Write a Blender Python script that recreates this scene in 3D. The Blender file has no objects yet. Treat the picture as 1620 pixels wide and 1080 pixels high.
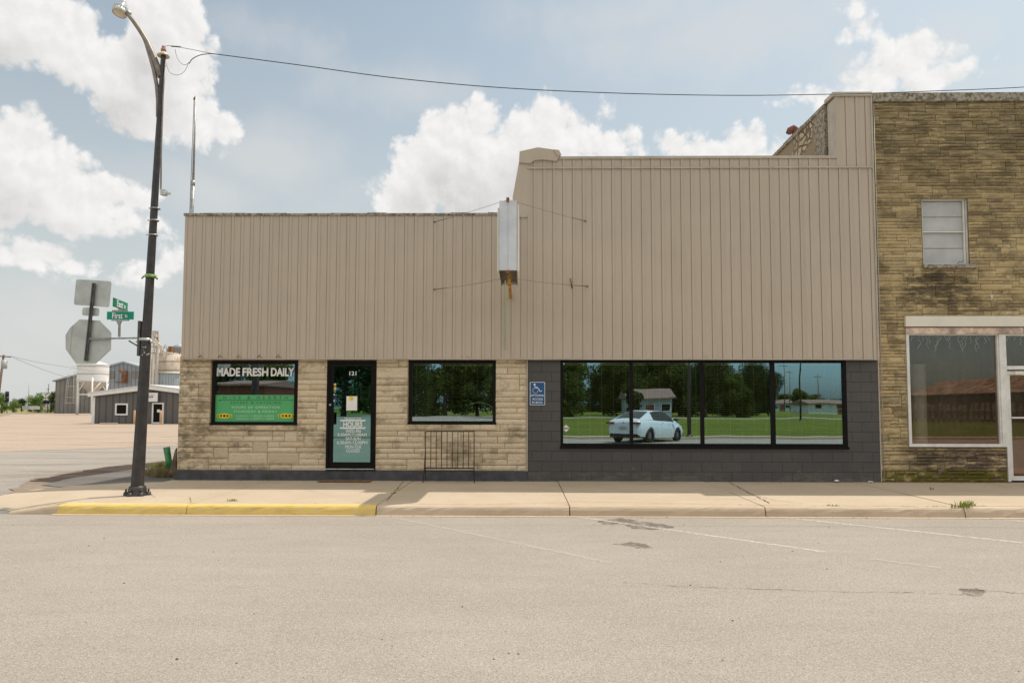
import bpy, bmesh, math, random
from math import sin, cos, tan, pi, radians as R, atan2, asin, sqrt
from mathutils import Vector, Matrix, noise as mnoise
random.seed(7)
S = bpy.context.scene
COL = S.collection

# ------------------------------------------------------------------ camera
F_PX, PITCH, YAW, ROLL, SHY, CAMH, D = 1117.0, .0578580, .0141713, .00166493, 37.55, 1.67, 14.5
_fw = Vector((-sin(YAW)*cos(PITCH), cos(YAW)*cos(PITCH), sin(PITCH)))
_r = Vector((cos(YAW), sin(YAW), 0)); _u = _r.cross(_fw)
_r2 = _r*cos(ROLL)+_u*sin(ROLL); _u2 = -_r*sin(ROLL)+_u*cos(ROLL)
cd = bpy.data.cameras.new('camera'); cam = bpy.data.objects.new('camera', cd); COL.objects.link(cam)
cd.sensor_width = 36; cd.lens = 36*F_PX/1620; cd.shift_y = SHY/1620
cd.clip_start = .05; cd.clip_end = 3000
M = Matrix((_r2, _u2, -_fw)).transposed().to_4x4(); M.translation = (0, 0, CAMH)
cam.matrix_world = M; S.camera = cam

def ray(px, py):
    return _fw+_r2*((px-810)/F_PX)-_u2*((py-540-SHY)/F_PX)
def W(px, py, Y=D):          # pixel -> (x, z) measured on the vertical plane y=Y
    v = ray(px, py); t = Y/v.y
    return v.x*t, CAMH+v.z*t
def WX(px, py, Y=D): return W(px, py, Y)[0]
def WZ(px, py, Y=D): return W(px, py, Y)[1]
def G(px, py, z=0):          # pixel -> (x, y) measured on the level z
    v = ray(px, py); t = (z-CAMH)/v.z
    return v.x*t, v.y*t

# ------------------------------------------------------------------ sun, sky
KX, KY = .41, .265                                   # shadow run per metre of height (to -x, to -y)
SUND = Vector((KX, KY, 1)).normalized()
sl = bpy.data.lights.new('sun', 'SUN'); so = bpy.data.objects.new('sun', sl); COL.objects.link(so)
sl.energy = 3.6; sl.angle = R(.55); sl.color = (1, .93, .83)
so.rotation_euler = SUND.to_track_quat('Z', 'Y').to_euler(); so.location = (0, 0, 30)
S.view_settings.view_transform = 'Standard'; S.view_settings.look = 'None'
S.view_settings.gamma = 1; S.view_settings.exposure = 0.0
S.render.engine = 'CYCLES'

class NT:
    def __init__(s, tree): s.t = tree
    def n(s, typ, **kw):
        nd = s.t.nodes.new(typ)
        for k, v in kw.items(): setattr(nd, k, v)
        return nd
    def link(s, a, b): s.t.links.new(a, b)
    def _set(s, sock, v):
        if hasattr(v, 'is_output') or isinstance(v, bpy.types.NodeSocket): s.link(v, sock)
        elif v is not None: sock.default_value = v
    def m(s, op, a, b=None, c=None, clamp=False):
        nd = s.n('ShaderNodeMath', operation=op); nd.use_clamp = clamp
        for i, v in enumerate((a, b, c)):
            if v is not None: s._set(nd.inputs[i], v)
        return nd.outputs[0]
    def v(s, op, a, b=None):
        nd = s.n('ShaderNodeVectorMath', operation=op)
        s._set(nd.inputs[0], a)
        if b is not None: s._set(nd.inputs[1], b)
        return nd.outputs['Value'] if op in ('LENGTH', 'DOT_PRODUCT') else nd.outputs[0]
    def mix(s, f, a, b, typ='RGBA', blend='MIX'):
        nd = s.n('ShaderNodeMix', data_type=typ)
        if typ == 'RGBA': nd.blend_type = blend; i, j, o = 6, 7, 2
        else: i, j, o = 2, 3, 0
        s._set(nd.inputs[0], f)
        for k, v in ((i, a), (j, b)):
            if isinstance(v, tuple) and len(v) == 3: v = (*v, 1)
            s._set(nd.inputs[k], v)
        return nd.outputs[o]
    def mr(s, v, a, b, c=0., d=1., smooth=True):
        nd = s.n('ShaderNodeMapRange'); nd.interpolation_type = 'SMOOTHSTEP' if smooth else 'LINEAR'
        for i, x in enumerate((v, a, b, c, d)): s._set(nd.inputs[i], x)
        return nd.outputs[0]
    def noise(s, vec, sc, det=4, ro=.5, dist=0., out=0):
        nd = s.n('ShaderNodeTexNoise')
        if vec is not None: s.link(vec, nd.inputs['Vector'])
        nd.inputs['Scale'].default_value = sc; nd.inputs['Detail'].default_value = det
        nd.inputs['Roughness'].default_value = ro; nd.inputs['Distortion'].default_value = dist
        return nd.outputs[out]
    def comb(s, x=0., y=0., z=0.):
        nd = s.n('ShaderNodeCombineXYZ')
        for i, v in enumerate((x, y, z)): s._set(nd.inputs[i], v)
        return nd.outputs[0]
    def sep(s, v):
        nd = s.n('ShaderNodeSeparateXYZ'); s.link(v, nd.inputs[0]); return nd.outputs

# clouds: (px, py, rx, ry) turned into azimuth / elevation
CL1 = [(30,35,80,55),(105,75,75,48),(165,115,60,42),(215,125,80,62),(262,50,58,75),(292,105,42,70),(240,170,75,45),(300,180,45,40),(335,203,38,26),
       (18,232,42,48),(45,275,82,55),(105,308,85,38),(150,328,60,22),(202,314,34,18),(90,340,120,22),(60,398,50,22),(95,412,34,14),(30,410,34,16),(235,425,30,18),(262,418,26,16),(215,440,24,12),
       (640,318,58,44),(672,275,58,56),(715,240,60,62),(766,196,27,45),(755,275,95,75),(845,235,75,62),(868,192,42,36),(915,215,50,36),(960,232,46,28),(1000,222,15,20),(948,182,17,14),(900,290,120,60),
       (1062,232,30,22),(1095,243,60,18),(1150,240,40,18),(1180,226,38,24),(1150,262,110,20),
       (1349,18,14,16),(1366,46,13,14),(1356,52,22,12),(1395,82,12,16),(1432,92,50,28),(1466,86,34,22),(1400,118,60,24),(1480,122,42,20),(1385,140,90,14)]
CL2 = [(60,505,130,50),(20,590,90,40),(120,455,70,20),(430,255,120,60),(420,60,90,30),(1505,60,90,50),(1560,120,80,20),(1000,30,200,50),(1330,95,26,34),(1345,120,40,22),(1268,76,18,10),(250,430,50,24),(30,480,90,38),(25,545,60,40),(255,505,40,20),(1100,60,260,60),(620,140,110,36),(1240,40,140,50),(330,300,120,40),(560,300,60,30)]
w = bpy.data.worlds.new('World'); S.world = w; w.use_nodes = True
w.node_tree.nodes.clear(); T = NT(w.node_tree)
def azel(px, py):
    v = ray(px, py).normalized(); return atan2(v.x, v.y), asin(v.z)
def n2(t, p, sc, det, ro, out=0):
    v = t.noise(p, sc, det, ro, 0., out); v.node.noise_dimensions = '2D'; return v
def blob_field(t, p, blobs):
    acc = None
    for (px, py, rx, ry) in blobs:
        a, e = azel(px, py); rx, ry = rx/F_PX, ry/F_PX
        d = t.v('LENGTH', t.v('MULTIPLY', t.v('SUBTRACT', p, (a, e, 0)), (1/rx, 1/ry, 0)))
        k = min(rx, ry)*1.25
        acc = t.m('MULTIPLY_ADD', d, -k, k) if acc is None else t.m('MAXIMUM', acc, t.m('MULTIPLY_ADD', d, -k, k))
    return acc
def billow(t, p, sc, amp):
    n1 = n2(t, p, sc, 8, .55)
    vo = t.n('ShaderNodeTexVoronoi'); vo.voronoi_dimensions = '2D'; vo.feature = 'F1'; t.link(p, vo.inputs['Vector'])
    vo.inputs['Scale'].default_value = sc*1.9; vo.inputs['Detail'].default_value = 3; vo.inputs['Roughness'].default_value = .55
    bil = t.m('SUBTRACT', .42, vo.outputs['Distance'])
    return t.m('ADD', t.m('MULTIPLY', t.m('SUBTRACT', n1, .5), amp*1.5), t.m('MULTIPLY', bil, amp*.7))
tc = T.n('ShaderNodeTexCoord'); x_, y_, z_ = T.sep(tc.outputs['Generated'])[:3]
az = T.m('ARCTAN2', x_, y_); el = T.m('ARCSINE', z_)
P = T.comb(az, el, 0.)
warp = n2(T, P, 9, 3, .5, out=1)
PW = T.v('ADD', P, T.v('MULTIPLY', T.v('SUBTRACT', warp, (.5, .5, .5)), (.022, .022, 0)))
AMP = .028
b0 = blob_field(T, PW, CL1); n0 = billow(T, PW, 17, AMP); h0 = T.m('ADD', T.m('ADD', b0, n0), .012)
n1 = billow(T, T.v('ADD', PW, (.006, .010, 0)), 17, AMP)
b2 = blob_field(T, T.v('ADD', PW, (.018, .045, 0)), CL1)
hv = T.m('ADD', blob_field(T, P, CL2), T.m('MULTIPLY', T.m('SUBTRACT', n2(T, P, 8, 7, .6), .5), .12))
den = T.mr(h0, -.004, .014)
veil = T.m('MULTIPLY', T.mr(hv, -.03, .07), .52)
relief = T.mr(T.m('SUBTRACT', n0, n1), -.014, .016)      # 1 where open towards the sun
deep = T.mr(T.m('ADD', b2, T.m('MULTIPLY', n0, .6)), -.005, .055)
lum = T.m('ADD', T.m('MULTIPLY', T.m('SUBTRACT', relief, .5), .10), T.m('SUBTRACT', .91, T.m('MULTIPLY', deep, .19)))
sky = T.n('ShaderNodeTexSky'); sky.sky_type = 'NISHITA'; sky.sun_disc = False
sky.sun_elevation = asin(SUND.z); sky.sun_rotation = atan2(SUND.x, SUND.y)
sky.air_density = 1.0; sky.dust_density = 2.0; sky.ozone_density = 1.2
# bright cloud added out of view, behind and above the camera, to fill the facade
nb = T.noise(T.v('MULTIPLY', tc.outputs['Generated'], (2.2, 2.2, 3.0)), 1.1, 5, .55)
away = T.m('MAXIMUM', T.mr(y_, -.3, .25, 1., 0.), T.mr(z_, .62, .8))
den2 = T.m('MULTIPLY', T.mr(nb, .36, .50), T.m('MULTIPLY', away, T.mr(z_, .17, .34)))
hsv = T.n('ShaderNodeHueSaturation'); hsv.inputs['Saturation'].default_value = .70; hsv.inputs['Value'].default_value = 1.52
T.link(T.v('MULTIPLY', sky.outputs[0], (.99, 1.06, .91)), hsv.inputs['Color'])
CB = 9.9
hz = T.mr(z_, .62, -.02, .0, .93)                        # pale horizon haze
hz = T.m('MULTIPLY', hz, T.mr(y_, -.2, .2, .0, 1.))
north = T.v('MULTIPLY', hsv.outputs[0], (.72, .94, 1.15))
c_ = T.mix(T.mr(y_, -.05, -.4), hsv.outputs[0], north)
c_ = T.mix(hz, c_, (6.2, 6.45, 6.4, 1))
c_ = T.mix(veil, c_, (7.4, 7.35, 7.2, 1))
c_ = T.mix(T.m('MULTIPLY', den2, .92), c_, (12.6, 11.7, 10.3, 1))
cc = T.v('SCALE', T.comb(CB*1.0, CB*.985, CB*.965)); cc.node.inputs['Scale'].default_value = 1
T.link(lum, cc.node.inputs['Scale'])
c_ = T.mix(T.m('MULTIPLY', den, .96), c_, cc)
bg = T.n('ShaderNodeBackground'); bg.inputs[1].default_value = .1; T.link(c_, bg.inputs[0])
wo = T.n('ShaderNodeOutputWorld'); T.link(bg.outputs[0], wo.inputs[0])

# ------------------------------------------------------------------ materials
MATS = {}
def newmat(name):
    m = bpy.data.materials.new(name); m.use_nodes = True; MATS[name] = m
    t = NT(m.node_tree); b = m.node_tree.nodes['Principled BSDF']
    return m, t, b
def setspec(b, v): b.inputs['Specular IOR Level'].default_value = v
def simple(name, c, rough=.6, metal=0., var=.12, vs=6., bump=0., bs=60., spec=.5, c2=None, det=4):
    m, t, b = newmat(name)
    tcd = t.n('ShaderNodeTexCoord').outputs['Object']
    n = t.noise(tcd, vs, det, .6)
    lo = tuple(x*(1-var) for x in c); hi = c2 or tuple(min(1, x*(1+var)) for x in c)
    t.link(t.mix(t.mr(n, .3, .7), lo, hi), b.inputs['Base Color'])
    b.inputs['Roughness'].default_value = rough; b.inputs['Metallic'].default_value = metal; setspec(b, spec)
    if bump:
        bn = t.n('ShaderNodeBump'); bn.inputs['Strength'].default_value = 1; bn.inputs['Distance'].default_value = bump
        t.link(t.noise(tcd, bs, 4, .6), bn.inputs['Height']); t.link(bn.outputs[0], b.inputs['Normal'])
    return m
def bumpto(t, b, h, dist, strength=1.):
    bn = t.n('ShaderNodeBump'); bn.inputs['Strength'].default_value = strength; bn.inputs['Distance'].default_value = dist
    t.link(h, bn.inputs['Height']); t.link(bn.outputs[0], b.inputs['Normal'])
def pos(t): return t.n('ShaderNodeNewGeometry').outputs['Position']

# road: pale chip-seal asphalt
m, t, b = newmat('road_asphalt'); p = pos(t)
big = t.noise(p, .35, 4, .6); mid = t.noise(t.v('MULTIPLY', p, (.5, 2.2, 1)), 1.6, 5, .6)
fine = t.noise(p, 160, 3, .7); grit = t.noise(p, 55, 3, .75)
vo = t.n('ShaderNodeTexVoronoi'); vo.inputs['Scale'].default_value = 125; t.link(p, vo.inputs['Vector'])
c = t.mix(t.mr(big, .3, .7), (.335, .298, .258), (.385, .345, .30))
c = t.mix(t.mr(mid, .35, .75, 0., .45), c, (.29, .26, .228))
c = t.mix(t.mr(grit, .34, .68, .42, 0.), c, (.16, .14, .12))
c = t.mix(t.mr(t.sep(vo.outputs['Color'])[0], .55, .95, 0., .5), c, (.50, .46, .41))
c = t.mix(t.mr(t.sep(vo.outputs['Color'])[1], .9, .97, 0., .55), c, (.13, .12, .11))
t.link(c, b.inputs['Base Color']); b.inputs['Roughness'].default_value = .9; setspec(b, .25)
bumpto(t, b, t.m('ADD', vo.outputs['Distance'], grit), .005, .7)

def ground_mat(name, c1, c2, c3, s_big=.5, s_f=60, bump=.01, stone=30):
    m, t, b = newmat(name); p = pos(t)
    a = t.noise(p, s_big, 5, .6); f = t.noise(p, s_f, 4, .7)
    vo = t.n('ShaderNodeTexVoronoi'); vo.inputs['Scale'].default_value = stone; t.link(p, vo.inputs['Vector'])
    c = t.mix(t.mr(a, .3, .7), c1, c2); c = t.mix(t.mr(f, .35, .75, 0., .7), c, c3)
    c = t.mix(t.mr(t.sep(vo.outputs['Color'])[0], .5, 1., 0., .35), c, tuple(min(1, x*1.35) for x in c2))
    tk = t.noise(t.v('MULTIPLY', p, (.10, .55, 1)), 1.4, 6, .62); c = t.mix(t.mr(tk, .50, .66, 0., .45), c, tuple(x*.72 for x in c3))
    c = t.mix(t.mr(tk, .45, .33, 0., .4), c, tuple(min(1, x*1.18) for x in c1))
    t.link(c, b.inputs['Base Color']); b.inputs['Roughness'].default_value = .95; setspec(b, .15)
    bumpto(t, b, t.m('ADD', vo.outputs['Distance'], f), bump)
    return m
ground_mat('lot_gravel', (.41, .325, .26), (.38, .31, .245), (.30, .24, .19), .12, 14, .01, 12)
ground_mat('street_gravel', (.36, .33, .295), (.32, .295, .262), (.22, .2, .18), .6, 40, .012, 30)
ground_mat('dark_gravel', (.075, .055, .045), (.12, .09, .075), (.04, .03, .026), 2, 50, .02, 28)
ground_mat('brown_gravel', (.36, .29, .23), (.30, .24, .19), (.16, .13, .1), 1.5, 45, .02, 28)
ground_mat('shade_toned_asphalt', (.17, .163, .152), (.21, .20, .185), (.11, .105, .10), .8, 45, .01, 40)  # asphalt colour darkened to stand in for the shop's shade
ground_mat('dirt', (.26, .21, .15), (.32, .27, .19), (.18, .15, .1), .05, 5, .02, 8)
def grass_mat(name, c1, c2, c3):
    m, t, b = newmat(name); p = pos(t)
    c = t.mix(t.mr(t.noise(p, .08, 5, .6), .35, .65), c1, c2)
    c = t.mix(t.mr(t.noise(p, 1.4, 6, .7), .4, .75, 0., .7), c, c3)
    c = t.mix(t.mr(t.noise(p, 30, 3, .7), .35, .7, 0., .5), c, tuple(x*.45 for x in c1))
    t.link(c, b.inputs['Base Color']); b.inputs['Roughness'].default_value = .9; setspec(b, .1)
    bumpto(t, b, t.noise(p, 18, 4, .7), .06)
grass_mat('lawn', (.13, .175, .020), (.09, .135, .014), (.22, .22, .055))
grass_mat('dry_grass', (.26, .25, .09), (.20, .24, .07), (.36, .31, .17))

# concrete
def concrete(name, base, dark, light, crack=True):
    m, t, b = newmat(name); p = pos(t)
    a = t.noise(p, .9, 6, .62); f = t.noise(p, 90, 3, .7); st = t.noise(t.v('MULTIPLY', p, (1, 2, 3)), 2.2, 8, .75)
    c = t.mix(t.mr(a, .3, .7), base, light); c = t.mix(t.mr(st, .55, .8, 0., .65), c, dark)
    c = t.mix(t.mr(f, .3, .55, .35, 0.), c, dark)
    t.link(c, b.inputs['Base Color']); b.inputs['Roughness'].default_value = .88; setspec(b, .25)
    bumpto(t, b, t.m('ADD', f, t.m('MULTIPLY', a, 2)), .003)
concrete('walk_concrete', (.455, .372, .275), (.31, .245, .17), (.51, .425, .325))
concrete('kerb_concrete', (.47, .37, .265), (.30, .22, .145), (.54, .44, .33))
m, t, b = newmat('kerb_paint'); p = pos(t)
worn = t.mr(t.noise(p, 9, 9, .78), .50, .62); dirt = t.mr(t.noise(t.v('MULTIPLY', p, (1, 4, 4)), 3, 6, .7), .45, .8, 0., .55)
c = t.mix(t.m('MULTIPLY', worn, .8), (.68, .49, .14), (.60, .49, .27)); c = t.mix(t.mr(t.noise(p, 24, 6, .8), .60, .68), c, (.40, .31, .2)); c = t.mix(dirt, c, (.42, .27, .08))
t.link(c, b.inputs['Base Color']); b.inputs['Roughness'].default_value = .7; bumpto(t, b, t.noise(p, 40, 5, .7), .004)
# worn road paint / stains: partly transparent sheets
def film(name, c, lo, hi, op, sc=9, edge=None):
    m, t, b = newmat(name); p = pos(t)
    b.inputs['Base Color'].default_value = (*c, 1); b.inputs['Roughness'].default_value = .85; setspec(b, .2)
    a = t.m('MULTIPLY', t.mr(t.noise(p, sc, 8, .75), lo, hi), op)
    tr = t.n('ShaderNodeBsdfTransparent'); mx = t.n('ShaderNodeMixShader')
    t.link(a, mx.inputs[0]); t.link(tr.outputs[0], mx.inputs[1]); t.link(b.outputs[0], mx.inputs[2])
    t.link(mx.outputs[0], t.t.nodes['Material Output'].inputs[0])
film('line_paint', (.70, .66, .59), .38, .60, .66, 16)
film('line_paint_faded', (.58, .54, .48), .38, .62, .55, 16)
film('damp_stain', (.10, .08, .065), .30, .66, .55, 5)
film('tar_seal', (.08, .07, .06), .36, .66, .42, 7)
film('rust_stain', (.22, .1, .03), .3, .65, .7, 9)

# painted ribbed metal cladding
m, t, b = newmat('tan_cladding'); p = pos(t)
a = t.noise(p, .7, 4, .6); st = t.noise(t.v('MULTIPLY', p, (14, 14, .9)), 1, 5, .6); zz = t.sep(p)[2]; xx = t.sep(p)[0]
c = t.mix(t.mr(a, .3, .7), (.50, .415, .335), (.53, .44, .355))
c = t.mix(t.mr(st, .45, .8, 0., .30), c, (.41, .335, .255))
pn = t.noise(t.comb(t.m('FLOOR', t.m('MULTIPLY', xx, 4.99)), 0., 0.), 3.7, 1, .5)
c = t.mix(t.mr(pn, .3, .7, 0., .22), c, (.42, .345, .27))
run = t.noise(t.v('MULTIPLY', p, (22, 1, .45)), 1, 5, .7)
c = t.mix(t.m('MULTIPLY', t.mr(run, .60, .78), .35), c, (.34, .27, .20))
rim = t.noise(p, 5, 6, .7)
c = t.mix(t.m('MULTIPLY', t.mr(rim, .55, .75), t.mr(zz, 2.75, 2.62)), c, (.25, .19, .14))
t.link(c, b.inputs['Base Color']); b.inputs['Roughness'].default_value = .55; setspec(b, .35)
bumpto(t, b, t.noise(t.v('MULTIPLY', p, (4, 1, 1.2)), 1.6, 3, .5), .03, .6)
simple('cap_metal', (.46, .40, .33), .5, 0, .12, 3, .003, 20)
m, t, b = newmat('weathered_cap'); p = pos(t)
c = t.mix(t.mr(t.noise(p, 12, 8, .75), .42, .6), (.42, .36, .29), (.13, .11, .085))
c = t.mix(t.mr(t.noise(p, 30, 5, .7), .6, .75), c, (.55, .50, .44))
t.link(c, b.inputs['Base Color']); b.inputs['Roughness'].default_value = .9

# stone
def stone_mat(name, tones, stain, stain_lo, stain_hi, stain_amt, zone=None):
    m, t, b = newmat(name); p = pos(t)
    at = t.n('ShaderNodeAttribute'); at.attribute_name = 'rnd'; r = t.sep(at.outputs['Vector'])
    c = t.mix(r[0], tones[0], tones[1]); c = t.mix(t.mr(r[1], .7, 1.), c, tones[2])
    ps = t.v('MULTIPLY', p, (1, 1, 1.5))
    c = t.mix(t.mr(t.noise(ps, 16, 6, .7), .35, .75, 0., .5), c, tuple(x*.72 for x in tones[0]))
    s1 = t.m('MULTIPLY_ADD', r[2], .13, t.noise(ps, 1.5, 9, .72))
    sm = t.m('MULTIPLY', t.mr(s1, stain_lo, stain_hi), stain_amt)
    c = t.mix(sm, c, stain)
    spk = t.m('MULTIPLY', t.mr(t.noise(ps, 34, 5, .8), .56, .66), t.mr(t.noise(ps, 3, 4, .6), .42, .62))
    c = t.mix(t.m('MULTIPLY', spk, .6), c, tuple(x*.55 for x in stain))
    if zone: c = zone(t, p, c)
    t.link(c, b.inputs['Base Color']); b.inputs['Roughness'].default_value = .93; setspec(b, .15)
    bumpto(t, b, t.m('ADD', t.noise(ps, 22, 6, .75), t.m('MULTIPLY', t.noise(p, 110, 3, .7), .5)), .03)
def zone_low(t, p, c):
    x, y, z = t.sep(p)[:3]
    n = t.noise(t.v('MULTIPLY', p, (1, 1, 2)), 4, 8, .75)
    k = t.m('MULTIPLY', t.mr(x, -5.9, -7.0, 0., 1.), t.mr(n, .42, .62))      # soiled corner beside the alley
    return t.mix(t.m('MULTIPLY', k, .8), c, (.20, .15, .10))
stone_mat('cream_stone', ((.84, .67, .455), (.90, .755, .55), (.75, .60, .41)), (.22, .165, .11), .56, .76, .72, zone_low)
def zone_tall(t, p, c):
    x, y, z = t.sep(p)[:3]
    n = t.noise(t.v('MULTIPLY', p, (1, 1, 3)), 3.2, 9, .75); n2 = t.noise(t.v('MULTIPLY', p, (.5, 1, 4.5)), 4.5, 8, .78)
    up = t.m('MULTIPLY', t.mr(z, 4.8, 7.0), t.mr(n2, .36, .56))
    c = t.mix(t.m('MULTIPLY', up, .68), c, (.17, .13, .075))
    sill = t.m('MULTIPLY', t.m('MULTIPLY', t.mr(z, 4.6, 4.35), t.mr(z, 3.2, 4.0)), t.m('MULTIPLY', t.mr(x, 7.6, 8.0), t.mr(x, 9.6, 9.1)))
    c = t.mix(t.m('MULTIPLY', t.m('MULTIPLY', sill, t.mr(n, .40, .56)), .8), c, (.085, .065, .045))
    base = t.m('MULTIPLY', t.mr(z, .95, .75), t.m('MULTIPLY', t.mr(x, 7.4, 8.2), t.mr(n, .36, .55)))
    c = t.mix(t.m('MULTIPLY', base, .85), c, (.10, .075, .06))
    moss = t.m('MULTIPLY', t.mr(z, .46, .34), t.mr(t.noise(p, 6, 5, .6), .34, .52))
    return t.mix(t.m('MULTIPLY', moss, .85), c, (.14, .125, .012))
stone_mat('gold_stone', ((.66, .50, .27), (.75, .585, .335), (.56, .45, .285)), (.21, .16, .095), .48, .70, .74, zone_tall)
m, t, b = newmat('rubble_stone'); p = pos(t)
ps = t.v('MULTIPLY', p, (1, 1.0, 1.6)); vo = t.n('ShaderNodeTexVoronoi'); vo.inputs['Scale'].default_value = 3.4; t.link(t.v('ADD', ps, t.v('MULTIPLY', t.noise(p, 3, 3, .6, out=1), (.25,.25,.25))), vo.inputs['Vector'])
ve = t.n('ShaderNodeTexVoronoi'); ve.feature = 'DISTANCE_TO_EDGE'; ve.inputs['Scale'].default_value = 3.4; t.link(vo.inputs['Vector'].links[0].from_socket, ve.inputs['Vector'])
edge = t.mr(ve.outputs['Distance'], .02, .12); cr = t.sep(vo.outputs['Color'])
c = t.mix(cr[0], (.50, .40, .25), (.66, .58, .44)); c = t.mix(edge, (.22, .16, .10), c)
plast = t.mr(t.noise(p, .9, 5, .6), .46, .54); c = t.mix(plast, c, (.33, .25, .17))
t.link(c, b.inputs['Base Color']); b.inputs['Roughness'].default_value = .95
bumpto(t, b, t.m('MULTIPLY', edge, t.m('SUBTRACT', 1., plast)), .08)
simple('mortar', (.38, .27, .165), .95, 0, .25, 8, .004, 60, .1)
simple('mortar_gold', (.16, .10, .045), .95, 0, .3, 8, .004, 60, .1)

# painted block wall
m, t, b = newmat('grey_block'); p = pos(t); x, y, z = t.sep(p)[:3]
bt = t.n('ShaderNodeTexBrick'); t.link(t.comb(x, t.m('ADD', z, -.145), 0.), bt.inputs['Vector'])
bt.offset = .5; bt.inputs['Scale'].default_value = 1; bt.inputs['Mortar Size'].default_value = .005; bt.inputs['Mortar Smooth'].default_value = .6
bt.inputs['Brick Width'].default_value = .406; bt.inputs['Row Height'].default_value = .203
bt.inputs['Color1'].default_value = (.3, .3, .3, 1); bt.inputs['Color2'].default_value = (.7, .7, .7, 1); bt.inputs['Mortar'].default_value = (0, 0, 0, 1)
c = t.mix(bt.outputs['Color'], (.078, .072, .070), (.098, .090, .087)); c = t.mix(bt.outputs['Fac'], c, (.05, .045, .043))
c = t.mix(t.mr(t.noise(p, 1.2, 6, .6), .45, .75, 0., .5), c, (.125, .112, .1))
c = t.mix(t.mr(t.noise(p, 40, 4, .7), .52, .7, 0., .5), c, (.05, .046, .044))
c = t.mix(t.m('MULTIPLY', t.mr(t.noise(t.v('MULTIPLY', p, (1, 1, 3)), 3, 6, .7), .42, .7), t.mr(z, .5, .15, 0., .6)), c, (.20, .165, .13))
c = t.mix(t.m('MULTIPLY', t.mr(t.noise(p, 9, 7, .7), .63, .68), t.mr(z, .62, .3)), c, (.2, .18, .17))
t.link(c, b.inputs['Base Color']); b.inputs['Roughness'].default_value = .7; setspec(b, .3)
bumpto(t, b, t.m('ADD', t.m('MULTIPLY', bt.outputs['Fac'], -1.), t.m('MULTIPLY', t.noise(p, 45, 4, .6), .5)), .008)
simple('plinth_paint', (.072, .070, .076), .8, 0, .25, 5, .006, 40)
# glass
def glass(name, refl, tint, trans, wob=.0, ws=1.5):
    m, t, b = newmat(name); t.t.nodes.remove(b)
    gl = t.n('ShaderNodeBsdfGlossy'); gl.inputs['Roughness'].default_value = .0; gl.inputs['Color'].default_value = (*tint, 1)
    tr = t.n('ShaderNodeBsdfTransparent'); tr.inputs['Color'].default_value = (*trans, 1)
    lw = t.n('ShaderNodeFresnel'); lw.inputs['IOR'].default_value = 1.5
    mx = t.n('ShaderNodeMixShader'); t.link(t.m('MAXIMUM', lw.outputs[0], refl), mx.inputs[0])
    t.link(tr.outputs[0], mx.inputs[1]); t.link(gl.outputs[0], mx.inputs[2])
    t.link(mx.outputs[0], t.t.nodes['Material Output'].inputs[0])
    if wob:
        bn = t.n('ShaderNodeBump'); bn.inputs['Strength'].default_value = 1; bn.inputs['Distance'].default_value = wob
        t.link(t.noise(pos(t), ws, 1, .4), bn.inputs['Height']); t.link(bn.outputs[0], gl.inputs['Normal'])
glass('window_glass', .50, (.68, .88, .96), (.78, .84, .66), .0009, 1.4)
glass('door_glass', .42, (.46, .88, .90), (.5, .6, .55), .0005, 1.3)
glass('shop_glass', .17, (1., .73, .60), (.85, .82, .72))
simple('car_glass', (.008, .01, .013), .22, 0, .1, 5, spec=.2)
# plain ones
simple('black_frame', (.009, .007, .006), .5, 0, .2, 4, spec=.12)
simple('white_frame', (.72, .70, .66), .4, 0, .1, 5)
simple('white_paint', (.78, .77, .74), .5, 0, .06, 3)
simple('cream_panel', (.74, .69, .58), .5, 0, .06, 1.5)
simple('pink_board', (.58, .44, .35), .8, 0, .45, 5, .006, 30)
simple('white_vinyl', (.80, .78, .76), .5, 0, .02, 3)
simple('blind_slat', (.60, .58, .36), .5, 0, .1, 3)
simple('interior_dark', (.055, .05, .045), .9, 0, .2, 1)
simple('curtain', (.15, .14, .13), .9, 0, .2, 3)
simple('banner_green', (.085, .40, .145), .6, 0, .05, 3)
simple('ink_green', (.03, .09, .04), .7, 0, .05, 3)
simple('pale_ink', (.50, .72, .50), .7, 0, .05, 3)
simple('sunflower', (.80, .60, .02), .7, 0, .2, 30)
simple('seed_brown', (.06, .02, .01), .7, 0, .2, 30)
simple('paper', (.82, .78, .74), .7, 0, .03, 3)
simple('sign_blue', (.012, .08, .22), .45, 0, .05, 3)
simple('sign_white', (.80, .82, .84), .45, 0, .03, 3)
simple('sign_green', (.0, .27, .155), .4, 0, .06, 3)
simple('sign_back', (.50, .50, .47), .45, .35, .12, 4)
simple('galvanised', (.36, .36, .35), .45, .6, .25, 12)
simple('dark_strut', (.10, .095, .09), .5, .4, .3, 12)
simple('rust', (.22, .10, .045), .9, 0, .5, 14, .003, 60)
simple('orange_rust', (.45, .22, .03), .85, 0, .4, 20, .003, 60)
simple('pole_bronze', (.050, .044, .043), .42, .25, .25, 7, .001, 30)
simple('lamp_arm_metal', (.24, .20, .175), .45, .4, .2, 8)
simple('lamp_glass', (.70, .60, .42), .3, 0, .1, 10)
simple('aluminium', (.55, .54, .52), .4, .5, .15, 8)
simple('insulator_pink', (.42, .20, .18), .3, 0, .1, 8)
simple('green_tape', (.22, .36, .10), .6, 0, .3, 20)
simple('cable_black', (.03, .03, .03), .5, 0, .1, 8)
simple('wire_grey', (.16, .14, .12), .5, .4, .2, 8)
simple('box_white', (.60, .62, .66), .4, 0, .1, 3, .002, 5)
simple('box_face', (.85, .83, .76), .3, 0, .05, 3)
simple('box_inside', (.17, .15, .12), .8, 0, .3, 8)
simple('iron_rack', (.025, .017, .013), .6, .2, .5, 12)
simple('bollard_orange', (.70, .42, .22), .6, 0, .1, 4)
simple('doormat', (.16, .09, .045), .95, 0, .4, 25, .004, 90)
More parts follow.
